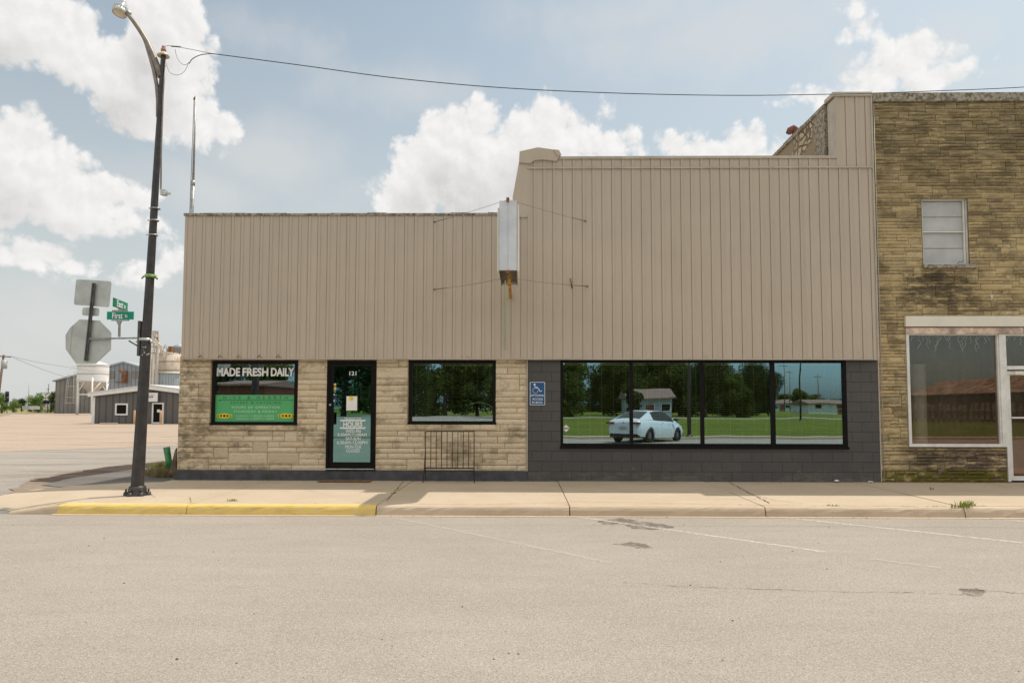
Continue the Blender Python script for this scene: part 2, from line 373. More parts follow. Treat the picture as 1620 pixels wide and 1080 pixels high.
simple('green_pipe', (.035, .22, .065), .4, 0, .35, 6)
simple('bark', (.12, .09, .065), .95, 0, .3, 8, .02, 14)
simple('wood_pole', (.20, .15, .11), .9, 0, .3, 5)
simple('fence_wood', (.30, .215, .145), .95, 0, .4, 3)
simple('old_wood', (.15, .105, .07), .95, 0, .5, 4, .01, 20)
simple('rusty_roof', (.26, .17, .11), .8, .1, .5, 1.0, .0, 20, c2=(.50, .38, .28))
simple('brick_red', (.20, .075, .055), .9, 0, .3, 9, .005, 30)
simple('shingle', (.20, .135, .115), .9, 0, .3, 5)
simple('house_white', (.62, .68, .70), .7, 0, .1, 2)
simple('house_blue', (.32, .40, .42), .7, 0, .1, 2)
simple('tyre', (.02, .02, .02), .8, 0, .1, 5)
simple('alloy', (.35, .36, .38), .3, .8, .2, 5)
simple('tail_red', (.18, .01, .01), .2, 0, .2, 8)
simple('silver', (.6, .6, .62), .25, .8, .1, 5)
simple('black_plastic', (.02, .02, .022), .5, 0, .1, 5)
simple('signal_black', (.015, .015, .015), .5, 0, .1, 5)
simple('cabinet_grey', (.42, .42, .42), .5, .2, .1, 4)
simple('neon_tube', (.95, .95, .85), .25, 0, .05, 5)
simple('light_string', (.9, .9, .82), .5, 0, .05, 5)
m, t, b = newmat('car_paint'); b.inputs['Base Color'].default_value = (.66, .76, .82, 1); b.inputs['Roughness'].default_value = .25; b.inputs['Coat Weight'].default_value = .8
def ribbed(name, c1, c2, per, axis=0, rust=None, horiz=False):
    m, t, b = newmat(name); o = t.n('ShaderNodeTexCoord').outputs['Object']; co = t.sep(o)
    ph = t.m('FRACT', t.m('MULTIPLY', co[2] if horiz else t.m('ADD', co[0], co[1]), 1/per))
    tri = t.m('ABSOLUTE', t.m('SUBTRACT', ph, .5)); rb = t.mr(tri, .36, .44)
    c = t.mix(t.mr(t.noise(o, .5, 5, .6), .3, .7), c1, c2); c = t.mix(t.m('MULTIPLY', rb, .55), c, tuple(x*.35 for x in c1))
    if rust:
        c = t.mix(t.mr(t.noise(t.v('MULTIPLY', o, (1, 1, .35)), 1.5, 8, .75), .48, .62, 0., .75), c, rust)
    t.link(c, b.inputs['Base Color']); b.inputs['Roughness'].default_value = .6; b.inputs['Metallic'].default_value = .1
    bumpto(t, b, t.m('MULTIPLY', rb, -1.), .03)
ribbed('shed_metal', (.20, .185, .165), (.26, .24, .215), .9)
ribbed('shed_metal_blue', (.27, .30, .33), (.33, .36, .40), .9)
ribbed('office_metal', (.125, .115, .108), (.14, .128, .12), .62)
ribbed('tank_rusty', (.52, .45, .36), (.60, .54, .46), 1.2, rust=(.33, .17, .07), horiz=True)
ribbed('tank_blue', (.36, .42, .46), (.42, .47, .51), .45)
ribbed('bin_white', (.78, .77, .76), (.82, .81, .80), 1.4, horiz=True)
simple('bin_cone', (.56, .51, .45), .6, 0, .08, .6)
# leaves
def leafmat(name, c1, c2):
    m, t, b = newmat(name)
    at = t.n('ShaderNodeAttribute'); at.attribute_name = 'rnd'; r = t.sep(at.outputs['Vector'])
    t.link(t.mix(r[0], c1, c2), b.inputs['Base Color']); b.inputs['Roughness'].default_value = .7; setspec(b, .2)
    tl = t.n('ShaderNodeBsdfTranslucent'); t.link(t.mix(r[0], c1, c2), tl.inputs[0])
    mx = t.n('ShaderNodeMixShader'); mx.inputs[0].default_value = .3
    t.link(b.outputs[0], mx.inputs[1]); t.link(tl.outputs[0], mx.inputs[2]); t.link(mx.outputs[0], t.t.nodes['Material Output'].inputs[0])
leafmat('leaf_mid', (.040, .062, .010), (.105, .135, .024))
leafmat('leaf_bright', (.11, .19, .03), (.20, .29, .06))
leafmat('leaf_dark', (.026, .040, .008), (.065, .088, .018))
leafmat('weed_green', (.16, .22, .03), (.32, .34, .08))
leafmat('weed_dry', (.22, .20, .07), (.42, .33, .19))

# ------------------------------------------------------------------ mesh building
class MB:
    def __init__(s): s.v = []; s.f = []; s.mi = []; s.r = []; s.sm = []
    def add(s, vs, fs, mi=0, r=None, smooth=False):
        o = len(s.v); s.v += [tuple(x) for x in vs]
        for f in fs: s.f.append(tuple(i+o for i in f)); s.mi.append(mi); s.r.append(r); s.sm.append(smooth)
    def box(s, x0, x1, y0, y1, z0, z1, mi=0, r=None, ch=0.):
        if x0 > x1: x0, x1 = x1, x0
        if y0 > y1: y0, y1 = y1, y0
        if z0 > z1: z0, z1 = z1, z0
        if ch <= 0:
            vs = [(x, y, z) for z in (z0, z1) for y in (y0, y1) for x in (x0, x1)]
            s.add(vs, [(0,2,3,1),(4,5,7,6),(0,1,5,4),(2,6,7,3),(0,4,6,2),(1,3,7,5)], mi, r)
        else:
            bm = bmesh.new(); bmesh.ops.create_cube(bm, size=1)
            for v in bm.verts: v.co = ((x0+x1)/2+v.co.x*(x1-x0), (y0+y1)/2+v.co.y*(y1-y0), (z0+z1)/2+v.co.z*(z1-z0))
            bmesh.ops.bevel(bm, geom=bm.edges[:], offset=ch, segments=2, affect='EDGES', profile=.6)
            s.bm(bm, mi, r)
    def bm(s, bm, mi=0, r=None, smooth=False):
        bm.verts.index_update(); s.add([v.co[:] for v in bm.verts], [tuple(v.index for v in f.verts) for f in bm.faces], mi, r, smooth); bm.free()
    def prism(s, poly, y0, y1, mi=0, r=None):       # poly of (x,z), extruded along y
        n = len(poly); vs = [(x, y0, z) for x, z in poly]+[(x, y1, z) for x, z in poly]
        a = sum(poly[i][0]*poly[(i+1)%n][1]-poly[(i+1)%n][0]*poly[i][1] for i in range(n))
        fs = [tuple(range(n)), tuple(range(2*n-1, n-1, -1))]+[((i+1)%n, i, i+n, (i+1)%n+n) for i in range(n)]
        if a < 0: fs = [tuple(reversed(f)) for f in fs]
        s.add(vs, fs, mi, r)
    def slab(s, poly, z0, z1, mi=0, r=None):        # poly of (x,y), extruded in z
        n = len(poly); a = sum(poly[i][0]*poly[(i+1)%n][1]-poly[(i+1)%n][0]*poly[i][1] for i in range(n))
        if a < 0: poly = poly[::-1]
        vs = [(x, y, z0) for x, y in poly]+[(x, y, z1) for x, y in poly]
        s.add(vs, [tuple(range(n-1, -1, -1)), tuple(range(n, 2*n))]+[(i, (i+1)%n, (i+1)%n+n, i+n) for i in range(n)], mi, r)
    def sheet(s, poly, z, mi=0):
        a = sum(poly[i][0]*poly[(i+1)%len(poly)][1]-poly[(i+1)%len(poly)][0]*poly[i][1] for i in range(len(poly)))
        if a < 0: poly = poly[::-1]
        s.add([(x, y, z) for x, y in poly], [tuple(range(len(poly)))], mi)
    def quad(s, a, b, c, d, mi=0, r=None): s.add([a, b, c, d], [(0, 1, 2, 3)], mi, r)
    def tube(s, pts, rad, n=8, mi=0, cap=True, smooth=True, phase=0.):
        pts = [Vector(p) for p in pts]
        if not isinstance(rad, (list, tuple)): rad = [rad]*len(pts)
        rings = []; nrm = None
        for i, p in enumerate(pts):
            d = (pts[min(i+1, len(pts)-1)]-pts[max(i-1, 0)]).normalized()
            if nrm is None: nrm = d.orthogonal().normalized() if abs(d.z) < .9 else Vector((1, 0, 0))
            nrm = (nrm-d*nrm.dot(d)).normalized(); b2 = d.cross(nrm)
            rings.append([p+(nrm*cos(2*pi*k/n+phase)+b2*sin(2*pi*k/n+phase))*rad[i] for k in range(n)])
        vs = [v for r_ in rings for v in r_]; fs = []
        for i in range(len(pts)-1):
            for k in range(n): fs.append((i*n+k, i*n+(k+1)%n, (i+1)*n+(k+1)%n, (i+1)*n+k))
        s.add(vs, fs, mi, None, smooth)
        if cap:
            o = len(s.v)-len(vs)
            s.f += [tuple(o+k for k in range(n-1, -1, -1)), tuple(o+(len(pts)-1)*n+k for k in range(n))]; s.mi += [mi]*2; s.r += [None]*2; s.sm += [False]*2
    def lathe(s, prof, c=(0, 0, 0), n=24, mi=0, smooth=True, ang=2*pi):     # prof of (r,z)
        vs = []; fs = []
        for r_, z in prof:
            for k in range(n): vs.append((c[0]+r_*cos(ang*k/n), c[1]+r_*sin(ang*k/n), c[2]+z))
        for i in range(len(prof)-1):
            for k in range(n): fs.append((i*n+k, i*n+(k+1)%n, (i+1)*n+(k+1)%n, (i+1)*n+k))
        s.add(vs, fs, mi, None, smooth)
    def ellipsoid(s, c, r, n=16, mi=0):
        prof = [(max(1e-4, sin(pi*i/10)), -cos(pi*i/10)) for i in range(11)]
        o = len(s.v); s.lathe(prof, (0, 0, 0), n, mi)
        for i in range(o, len(s.v)): v = s.v[i]; s.v[i] = (c[0]+v[0]*r[0], c[1]+v[1]*r[1], c[2]+v[2]*r[2])
    def xf(s, mat, start=0):
        for i in range(start, len(s.v)): s.v[i] = tuple(mat @ Vector(s.v[i]))
        return s
    def build(s, name, mats, parent=None, **kw):
        me = bpy.data.meshes.new(name)
        off = Vector(parent['_w']) if parent is not None and '_w' in parent else Vector((0, 0, 0))
        me.from_pydata([tuple(Vector(v)-off) for v in s.v], [], s.f)
        if isinstance(mats, str): mats = [mats]
        for m_ in mats: me.materials.append(MATS[m_])
        me.polygons.foreach_set('material_index', s.mi); me.polygons.foreach_set('use_smooth', s.sm)
        if any(r is not None for r in s.r):
            ca = me.color_attributes.new('rnd', 'FLOAT_COLOR', 'CORNER'); data = []
            for f, r in zip(s.f, s.r):
                r = r or (.5, .5, .5); data += [r[0], r[1], r[2], 1]*len(f)
            ca.data.foreach_set('color', data)
        me.update()
        o = bpy.data.objects.new(name, me); COL.objects.link(o)
        if parent is not None:
            o.parent = parent; o['_w'] = tuple(off)
        tag(o, **kw); return o
def ragged(pts, amp, seed, step=.45, keep=()):
    r_ = random.Random(seed); out = []
    for i, a in enumerate(pts):
        b_ = pts[(i+1) % len(pts)]; L = sqrt((a[0]-b_[0])**2+(a[1]-b_[1])**2); n = 1 if i in keep else max(1, min(60, int(L/step)))
        out.append(a)
        for k in range(1, n): t_ = k/n; out.append((a[0]+(b_[0]-a[0])*t_+r_.uniform(-amp, amp), a[1]+(b_[1]-a[1])*t_+r_.uniform(-amp, amp)))
    return out
def tag(o, label=None, cat=None, group=None, kind=None):
    if label: o['label'] = label
    if cat: o['category'] = cat
    if group: o['group'] = group
    if kind: o['kind'] = kind
    return o
def thing(name, loc, label, cat, group=None):
    o = bpy.data.objects.new(name, None); COL.objects.link(o); o.location = loc; o.empty_display_size = .2
    o['_w'] = tuple(loc); return tag(o, label, cat, group)
def copy_tree(o, parent=None):
    c_ = o.copy(); COL.objects.link(c_)
    if parent is not None: c_.parent = parent
    for ch in [x for x in COL.objects if x.parent == o]: copy_tree(ch, c_)
    return c_
def struct(name, mb, mats): return mb.build(name, mats, kind='structure')
def text_mb(txt, size, bold=0., depth=.002, sx=1., align='CENTER', space=1., mi=0):
    cu = bpy.data.curves.new('t', 'FONT'); cu.body = txt; cu.size = size; cu.offset = bold*size; cu.extrude = depth/2
    cu.align_x = align; cu.space_character = space; cu.resolution_u = 3
    ob = bpy.data.objects.new('t', cu); COL.objects.link(ob); bpy.context.view_layer.update()
    me = bpy.data.meshes.new_from_object(ob.evaluated_get(bpy.context.evaluated_depsgraph_get()))
    mb = MB(); mb.add([(v.co.x*sx, v.co.z, v.co.y) for v in me.vertices], [tuple(reversed(p_.vertices)) for p_ in me.polygons], mi)
    bpy.data.objects.remove(ob); bpy.data.curves.remove(cu); bpy.data.meshes.remove(me)
    return mb
def text_fit(txt, x0, x1, z0, z1, y, bold=0., depth=.002, space=1.):   # capitals fill the box; weight from offset layers
    src = text_mb(txt, 1., 0, depth, 1., 'LEFT', space); xs = [v[0] for v in src.v]; zs = [v[2] for v in src.v]
    b_ = bold*(z1-z0); k = (x1-x0-2*b_)/(max(xs)-min(xs)); kz = (z1-z0-2*b_)/(max(zs)-min(zs)); mb = MB()
    offs = [(0, 0)] if not bold else [(0, 0), (-1, 0), (1, 0), (0, 1), (0, -1), (-.7, .7), (.7, -.7), (.7, .7), (-.7, -.7)]
    for q, (ox, oz) in enumerate(offs):
        mb.add([(x0+b_+(v[0]-min(xs))*k+ox*b_, y+v[1]-.0004*q*(depth/.001), z0+b_+(v[2]-min(zs))*kz+oz*b_) for v in src.v], src.f)
    return mb
def join(a, b):
    o = len(a.v); a.v += b.v; a.f += [tuple(i+o for i in f) for f in b.f]; a.mi += b.mi; a.r += b.r; a.sm += b.sm; return a

# masonry: random coursed stones on plane y=Y facing -y
def masonry(x0, x1, z0, z1, Y, holes, uz, wr, two, proud, rough, seed, ux=.05, gap=.006):
    rnd = random.Random(seed); mb = MB()
    nz = max(1, round((z1-z0)/uz)); uz = (z1-z0)/nz; nx = max(1, round((x1-x0)/ux)); ux = (x1-x0)/nx
    zl = [z0+i*uz+(rnd.uniform(-.12, .12)*uz if 0 < i < nz else 0) for i in range(nz+1)]
    xl = [x0+i*ux for i in range(nx+1)]
    occ = [[False]*nx for _ in range(nz)]
    for (a, b_, c_, d_) in holes:
        for j in range(nz):
            for i in range(nx):
                if xl[i]+ux/2 > a and xl[i]+ux/2 < b_ and zl[j]+uz/2 > c_ and zl[j]+uz/2 < d_: occ[j][i] = True
    def clampx(a, b_, zc):
        return a, b_
    for j in range(nz):
        i = 0
        while i < nx:
            if occ[j][i]: i += 1; continue
            w_ = int(rnd.uniform(*wr)/ux); h = 1
            if rnd.random() < two and j+1 < nz: h = 2; w_ = int(w_*1.15)
            n = 0
            while n < w_ and i+n < nx and not occ[j][i+n] and (h == 1 or not occ[j+1][i+n]): n += 1
            if n == 0:
                h = 1
                while n < w_ and i+n < nx and not occ[j][i+n]: n += 1
            # do not leave slivers
            rem = 0
            while i+n+rem < nx and not occ[j][i+n+rem] and rem < 3: rem += 1
            if rem < 3 and h == 1: n += rem
            for jj in range(h):
                for k in range(n): occ[j+jj][i+k] = True
            a, b_ = xl[i]+gap/2, xl[i+n-1]+ux-gap/2; c_, d_ = zl[j]+gap/2, zl[j+h]-gap/2
            pr = proud*rnd.uniform(.55, 1.25); gx = max(2, int((b_-a)/.055)); gz = max(2, int((d_-c_)/.035))
            vs = []; seedv = rnd.uniform(0, 90)
            for q in range(gz+1):
                for p_ in range(gx+1):
                    u, v = p_/gx, q/gz; x = a+(b_-a)*u; z = c_+(d_-c_)*v
                    e = min(1, min(x-a, b_-x)/.012, min(z-c_, d_-z)/.012); e = max(0, e)
                    n_ = mnoise.noise(Vector((x*11+seedv, z*16, seedv)))
                    vs.append((x, Y-(pr*.35+e*(pr*.65+rough*n_)), z))
            fs = [(q*(gx+1)+p_, q*(gx+1)+p_+1, (q+1)*(gx+1)+p_+1, (q+1)*(gx+1)+p_) for q in range(gz) for p_ in range(gx)]
            r = (rnd.random(), rnd.random(), rnd.random()); mb.add(vs, fs, 0, r)
            # rim back to the mortar
            b0 = [(a, Y+.01, c_), (b_, Y+.01, c_), (b_, Y+.01, d_), (a, Y+.01, d_)]
            yy = Y-pr*.35; b1 = [(a, yy, c_), (b_, yy, c_), (b_, yy, d_), (a, yy, d_)]
            mb.add(b0+b1, [(k, (k+1) % 4, (k+1) % 4+4, k+4) for k in range(4)], 0, r)
            i += n
    return mb

# ================================================================== SETTING
SW = .15                                            # sidewalk level
KY0 = 10.88                                         # front face of the kerb
mb = MB(); mb.sheet([(-900, -900), (900, -900), (900, 1200), (-900, 1200)], -.03); struct('ground', mb, 'dirt')
mb = MB(); mb.sheet([(-60, -7.6), (80, -7.6), (80, KY0+.02), (-60, KY0+.02)], 0.); struct('road', mb, 'road_asphalt')
mb = MB(); mb.sheet([(-26, KY0+.02), (-7.1, KY0+.02), (-7.1, 14.0), (-7.6, 14.6), (-7.6, 120), (-60, 120), (-60, KY0+.02)], -.008)
struct('side_street', mb, 'street_gravel')
# gravel lot beyond the side street
a = G(-60, 716); b_ = G(330, 701); c1 = G(20, 655); c2 = G(-60, 672)
mb = MB(); mb.sheet(ragged([(a[0]-8, a[1]), a, (-11, b_[1]+1), (-4, b_[1]+2.5), (-4, 175), (c1[0]+6, 160), c1, (c2[0], c2[1])], .12, 5, .4), -.002); struct('gravel_lot', mb, 'lot_gravel')
mb = MB(); mb.sheet([(-260, 160), (-110, 150), (-108, 220), (-60, 300), (-300, 300)], -.006); struct('railway_verge', mb, 'dry_grass')
mb = MB(); mb.sheet([(-400, 118), (-96, 100), (-118, 172), (-420, 260)], -.004); struct('track_road', mb, 'lot_gravel')
# shoulder beside the sidewalk end (brown and dark gravel, asphalt apron with the building's shade in its colour)
mb = MB(); mb.sheet(ragged([G(0, 789), G(20, 775), G(48, 758), G(160, 739), G(262, 728), G(290, 724), (-7.4, 26), (-7.3, 14.3), (-8.6, 13.6), G(0, 800)], .10, 1, .3), .006); struct('gravel_shoulder', mb, 'brown_gravel')
mb = MB(); mb.sheet(ragged([G(46, 761), G(110, 749), G(175, 738), G(262, 730), G(300, 726), (-7.4, 25), (-7.35, 14.4), G(95, 764)], .10, 2, .22), .012); struct('dark_gravel_strip', mb, 'dark_gravel')
mb = MB(); mb.sheet(ragged([G(66, 768), G(120, 756), G(190, 746), G(262, 737), G(300, 731), (-7.4, 22), (-7.3, 14.2), (-8.4, 13.8)], .06, 3, .25), .018); struct('asphalt_apron', mb, 'shade_toned_asphalt')

# sidewalk slabs between joints
JX = [-7.17, -5.15, -2.23, .73, 3.70, 6.70, 9.65, 12.6, 15.6]
mb = MB(); rnd = random.Random(3)
for i in range(len(JX)-1):
    for (ya, yb) in ((KY0+.165, 12.75), (12.75, 14.62)):
        dz = rnd.uniform(-.004, .004); g_ = .007
        sk = .22 if i == 3 else (-.3 if i == 1 else .0)
        xa = JX[i]+g_; xb = JX[i+1]-g_
        mb.box(xa, xb, ya+g_, yb-.001, -.02, SW+dz, ch=.006) if ya < 12 else mb.box(xa, xb, ya+.001, yb, -.02, SW+dz-.001, ch=.004)
mb.box(JX[0], 15.6, KY0+.16, 14.6, -.02, SW-.03)
# worn ramped corner at the left end
n = 16; vs = []; fs = []
for i in range(n+1):
    u = i/n; x = JX[0]-u*2.1
    yf = KY0+.02+1.05*u**1.4; yb = 14.3-.55*u-.9*max(0, u-.7)
    for k in range(13):
        v = k/12; fr = min(1, v*2.6); fr = fr*fr*(3-2*fr); low = SW*(1-min(1, u*2.2)); z = low+(SW-.02-.10*max(0, u-.35)**1.2-low)*fr
        if k == 0: z = -.012
        vs.append((x-.05*(v-.5)*u, yf+(yb-yf)*(v if k != 1 else .012), z))
for i in range(n):
    for k in range(12): fs.append((i*13+k, i*13+k+1, (i+1)*13+k+1, (i+1)*13+k))
o = len(mb.f); mb.add(vs, fs, 0, None, True)
mb.sm[o:] = [(q % 12) > 0 for q in range(len(fs))]
struct('sidewalk', mb, 'walk_concrete')
# hairline cracks in the concrete
def crack_mb(pts, w_, z, seed, seg=14):
    r_ = random.Random(seed); mb = MB(); P2 = []
    for (a, b_) in zip(pts, pts[1:]):
        for k in range(seg): t_ = k/seg; P2.append((a[0]+(b_[0]-a[0])*t_+r_.uniform(-.012, .012), a[1]+(b_[1]-a[1])*t_+r_.uniform(-.018, .018)))
    P2.append(pts[-1])
    for (a, b_) in zip(P2, P2[1:]):
        w1 = w_*r_.uniform(.4, 1.2); d = Vector((b_[0]-a[0], b_[1]-a[1])); nn = Vector((-d.y, d.x)).normalized()*w1/2
        mb.sheet([(a[0]-nn.x, a[1]-nn.y), (b_[0]-nn.x, b_[1]-nn.y), (b_[0]+nn.x, b_[1]+nn.y), (a[0]+nn.x, a[1]+nn.y)], z)
    return mb
simple('crack_dark', (.07, .055, .04), .95, 0, .3, 20)
mb = crack_mb([G(1152, 762, SW), G(1190, 782, SW), G(1218, 796, SW)], .018, SW+.008, 1)
for k, (pts, w_) in enumerate([([(1190, 782), (1225, 791), (1270, 797)], .010), ([(1130, 790), (1180, 789), (1240, 793)], .008), ([(641, 758), (622, 780), (612, 792)], .014),
        ([(560, 795), (605, 792)], .008), ([(1560, 764), (1600, 772)], .010), ([(246, 788), (236, 778), (222, 782)], .006), ([(300, 786), (302, 795)], .008),
        ([(900, 793), (1100, 797), (1290, 800), (1470, 801), (1560, 800)], .012), ([(610, 797), (760, 798), (900, 795)], .010), ([(140, 767), (175, 763), (208, 756)], .03)]):
    join(mb, crack_mb([G(x, y, SW) for x, y in pts], w_, SW+.008, k+4))
struct('sidewalk_cracks', mb, 'crack_dark')

# kerb: rolled profile, one length between joints; painted lengths separate
def kerb_len(mb, xa, xb, h0=SW, h1=SW):
    prof = [(-.02, -.02), (-.012, .035), (.0, .085), (.014, .118), (.036, .140), (.065, .149), (.163, .150), (.163, -.02)]
    n = max(2, int((xb-xa)/.12)); vs = []; fs = []; r_ = random.Random(int(xa*10)); k = len(prof)
    for i in range(n+1):
        x = xa+(xb-xa)*i/n; hh = (h0+(h1-h0)*i/n)/SW; e = .006 if i in (0, n) else 0
        for j, (y, z) in enumerate(prof):
            ch = r_.uniform(-.004, .004) if 0 < j < 6 else 0
            vs.append((x, KY0+y+ch+(e if j < 4 else 0), z*hh-(e if 2 < j < 7 else 0)))
    for i in range(n):
        for j in range(k-1): fs.append((i*k+j, (i+1)*k+j, (i+1)*k+j+1, i*k+j+1))
    fs.append(tuple(range(k-1, -1, -1))); fs.append(tuple(n*k+j for j in range(k)))
    mb.add(vs, fs, 0, None, False)
mb = MB()
for a, b_ in zip(JX[2:], JX[3:]): kerb_len(mb, a+.008, b_-.008)
mb.box(-7.2, 15.6, KY0-.11, KY0-.001, -.02, .007)
struct('kerb', mb, 'kerb_concrete')
mb = MB(); kerb_len(mb, -7.15, JX[1]-.006); kerb_len(mb, JX[1]+.006, JX[2]-.01)
struct('painted_kerb', mb, 'kerb_paint')
mb = MB(); kerb_len(mb, -7.9, -7.152, .045, SW); struct('kerb_end', mb, 'kerb_concrete')

# parking lines
def line(p, q, w_, z=.004):
    a = Vector(G(*p)); b_ = Vector(G(*q)); d = (b_-a).normalized(); n_ = Vector((-d.y, d.x))*w_/2; mb = MB()
    mb.sheet([tuple(a-n_), tuple(b_-n_), tuple(b_+n_), tuple(a+n_)], z); return mb
mb = line((596, 813), (968, 891), .085); struct('worn_parking_line', mb, 'line_paint_faded'); mb = MB(); join(mb, line((912, 817), (1305, 873), .085)); join(mb, line((1245, 819), (1640, 861), .095)); join(mb, line((1588, 822), (1680, 830), .09))
struct('parking_lines', mb, 'line_paint')
mb = line((1378, 884), (1490, 899), .085); struct('faded_parking_line', mb, 'line_paint_faded')
def blotch(pts, z, seed):
    r_ = random.Random(seed); out = []
    for a, b_ in zip(pts, pts[1:]+pts[:1]):
        for k in range(6): t_ = k/6; out.append(G(a[0]+(b_[0]-a[0])*t_+r_.uniform(-2.5, 2.5), a[1]+(b_[1]-a[1])*t_+r_.uniform(-.6, .6)))
    mb = MB(); mb.sheet(out, z); return mb
mb = blotch([(945, 823), (985, 819), (1012, 824), (1050, 829), (1068, 834), (1030, 838), (1000, 836), (985, 829), (955, 829)], .003, 2)
struct('damp_patch', mb, 'damp_stain')
mb = blotch([(968, 861), (1000, 857), (1020, 860), (1033, 867), (1010, 867), (990, 863)], .003, 4)
join(mb, blotch([(1515, 931), (1545, 930), (1560, 936), (1550, 943), (1530, 942)], .003, 6)); struct('oil_stains', mb, 'damp_stain')
mb = crack_mb([G(*p_) for p_ in ((985, 921), (1080, 928), (1180, 931), (1330, 936), (1450, 937), (1540, 941))], .035, .003, 30, 20)
join(mb, crack_mb([G(*p_) for p_ in ((1520, 931), (1560, 934), (1660, 942))], .05, .003, 31, 20)); struct('road_seam', mb, 'tar_seal')
# loose dark pebbles on the road
mb = MB(); r_ = random.Random(9)
for k in range(55):
    x, y = G(r_.uniform(0, 1620), 812+r_.random()**1.5*250); s_ = r_.uniform(.004, .009)
    mb.ellipsoid((x, y, s_*.3), (s_*1.2, s_, s_*.5), 6)
mb.build('pebbles', 'crack_dark', kind='stuff', label='small dark pebbles scattered over the pale road', cat='pebbles')

# ================================================================== SHOP BUILDING (low part, grey part, shared cladding)
XL = WX(281, 700); XM = WX(835, 700); XR = WX(1391, 700)
ZC = WZ(700, 567.5)                       # lower edge of the cladding
ZLOW = WZ(540, 341); ZHIGH = WZ(1100, 250); ZTOP = WZ(1350, 149)
ZB = WZ(560, 744)                         # top of the plinth
BK = 31.
bld = thing('shop_building', (XL, D, 0), 'low shop with ribbed tan metal front over cream stone and dark grey block', 'shop building')
# openings  (x0,x1,z0,z1)
def rect(px0, px1, py0, py1): return (WX(px0, (py0+py1)/2), WX(px1, (py0+py1)/2), WZ((px0+px1)/2, py1), WZ((px0+px1)/2, py0))
O1 = rect(335, 470.5, 570.5, 672); O2 = rect(646.5, 784.5, 570, 671); OD = rect(517, 594.5, 570.5, 742); OS = rect(886.5, 1339.5, 569.5, 709.5)
holes = [O1, O2, (OD[0], OD[1], ZB-.01, OD[3])]
for (xa_, xb_, sd_) in ((XL, OD[0]-.004, 11), (OD[1]+.004, XM-.02, 12)):
  mb = masonry(xa_, xb_, ZB, ZC+.05, D, [(h[0]-.005, h[1]+.005, h[2]-.005, h[3]+.09) for h in holes], .118, (.24, .85), .2, .022, .008, sd_, .05, .011)
  mb.build('stone_wall', 'cream_stone', bld)
def wall_with_holes(mb, x0, x1, z0, z1, y0, y1, hs):
    xs = sorted({x0, x1, *[h[0] for h in hs], *[h[1] for h in hs]})
    for a, b_ in zip(xs, xs[1:]):
        m_ = (a+b_)/2; cur = z0
        for h in sorted([h for h in hs if h[0] < m_ < h[1]], key=lambda h: h[2]):
            if h[2] > cur: mb.box(a, b_, y0, y1, cur, h[2])
            cur = h[3]
        if cur < z1: mb.box(a, b_, y0, y1, cur, z1)
mb = MB(); wall_with_holes(mb, XL+.005, XM-.02, ZB+.002, ZC+.05, D+.008, D+.2, holes)
mb.build('wall_core', 'mortar', bld)
mb = MB(); mb.box(XL-.03, OD[0]-.02, D-.035, D+.2, 0, ZB); mb.box(OD[0]-.02, OD[1]+.02, D-.03, D+.2, 0, ZB-.006); mb.box(OD[1]+.02, XM-.003, D-.035, D+.2, 0, ZB)
mb.build('plinth', 'plinth_paint', bld)
mb = MB(); wall_with_holes(mb, XM, XR, .05, ZC+.05, D-.02, D+.2, [OS]); mb.build('block_wall', 'grey_block', bld)
mb = MB(); mb.box(XM-.022, XM-.002, D-.045, D-.0, ZB, ZC+.03); mb.build('edge_trim', 'cap_metal', bld); mb = MB(); mb.box(XR+.002, XR+.022, D-.03, D+.05, .16, ZC); mb.build('edge_trim', 'cap_metal', bld)
# stone sills under the windows
for O in (O1, O2):
    mb = MB(); xx = O[0]-.05; r_ = random.Random(int(O[0]*7))
    while xx < O[1]-.1:
        x2 = min(O[1], xx+r_.uniform(.6, 1.0))
        if O[1]-x2 < .25: x2 = O[1]
        mb.box(xx+.003, x2-.003, D-.055, D+.03, O[2]-.10, O[2]-.004, 0, (r_.random(), r_.random(), .9), ch=.008); xx = x2
    mb.build('window_sill', 'cream_stone', bld)
# side, back, roof, interior
mb = MB()
mb.box(XL, XL+.2, D+.21, BK, 0, ZLOW-.5); mb.box(XR-.02, XR+.0, D+.21, BK, 0, ZLOW-.5); mb.box(XL+.2, XR-.02, BK-.2, BK, 0, ZLOW-.5)
mb.box(XM+.05, XM+.25, D+.3, BK-.3, 0, ZHIGH-.4)
mb.build('side_wall', 'mortar', bld)
mb = MB(); mb.box(XL+.2, XM+.04, D+.21, BK-.21, ZLOW-.75, ZLOW-.6); mb.box(XM+.26, XR-.03, D+.21, BK-.21, ZHIGH-.75, ZHIGH-.55); mb.build('roof', 'weathered_cap', bld)
mb = MB(); mb.box(XL+.21, XM+.04, D+2.6, D+2.7, .1, 3.4); mb.box(XM+.26, XR-.03, D+2.6, D+2.7, .1, 3.4); mb.box(XL+.21, XR-.03, D+.21, D+2.6, .05, .12); mb.box(XL+.21, XR-.03, D+.22, D+2.6, 2.95, 3.0)
mb.build('interior', 'interior_dark', bld)

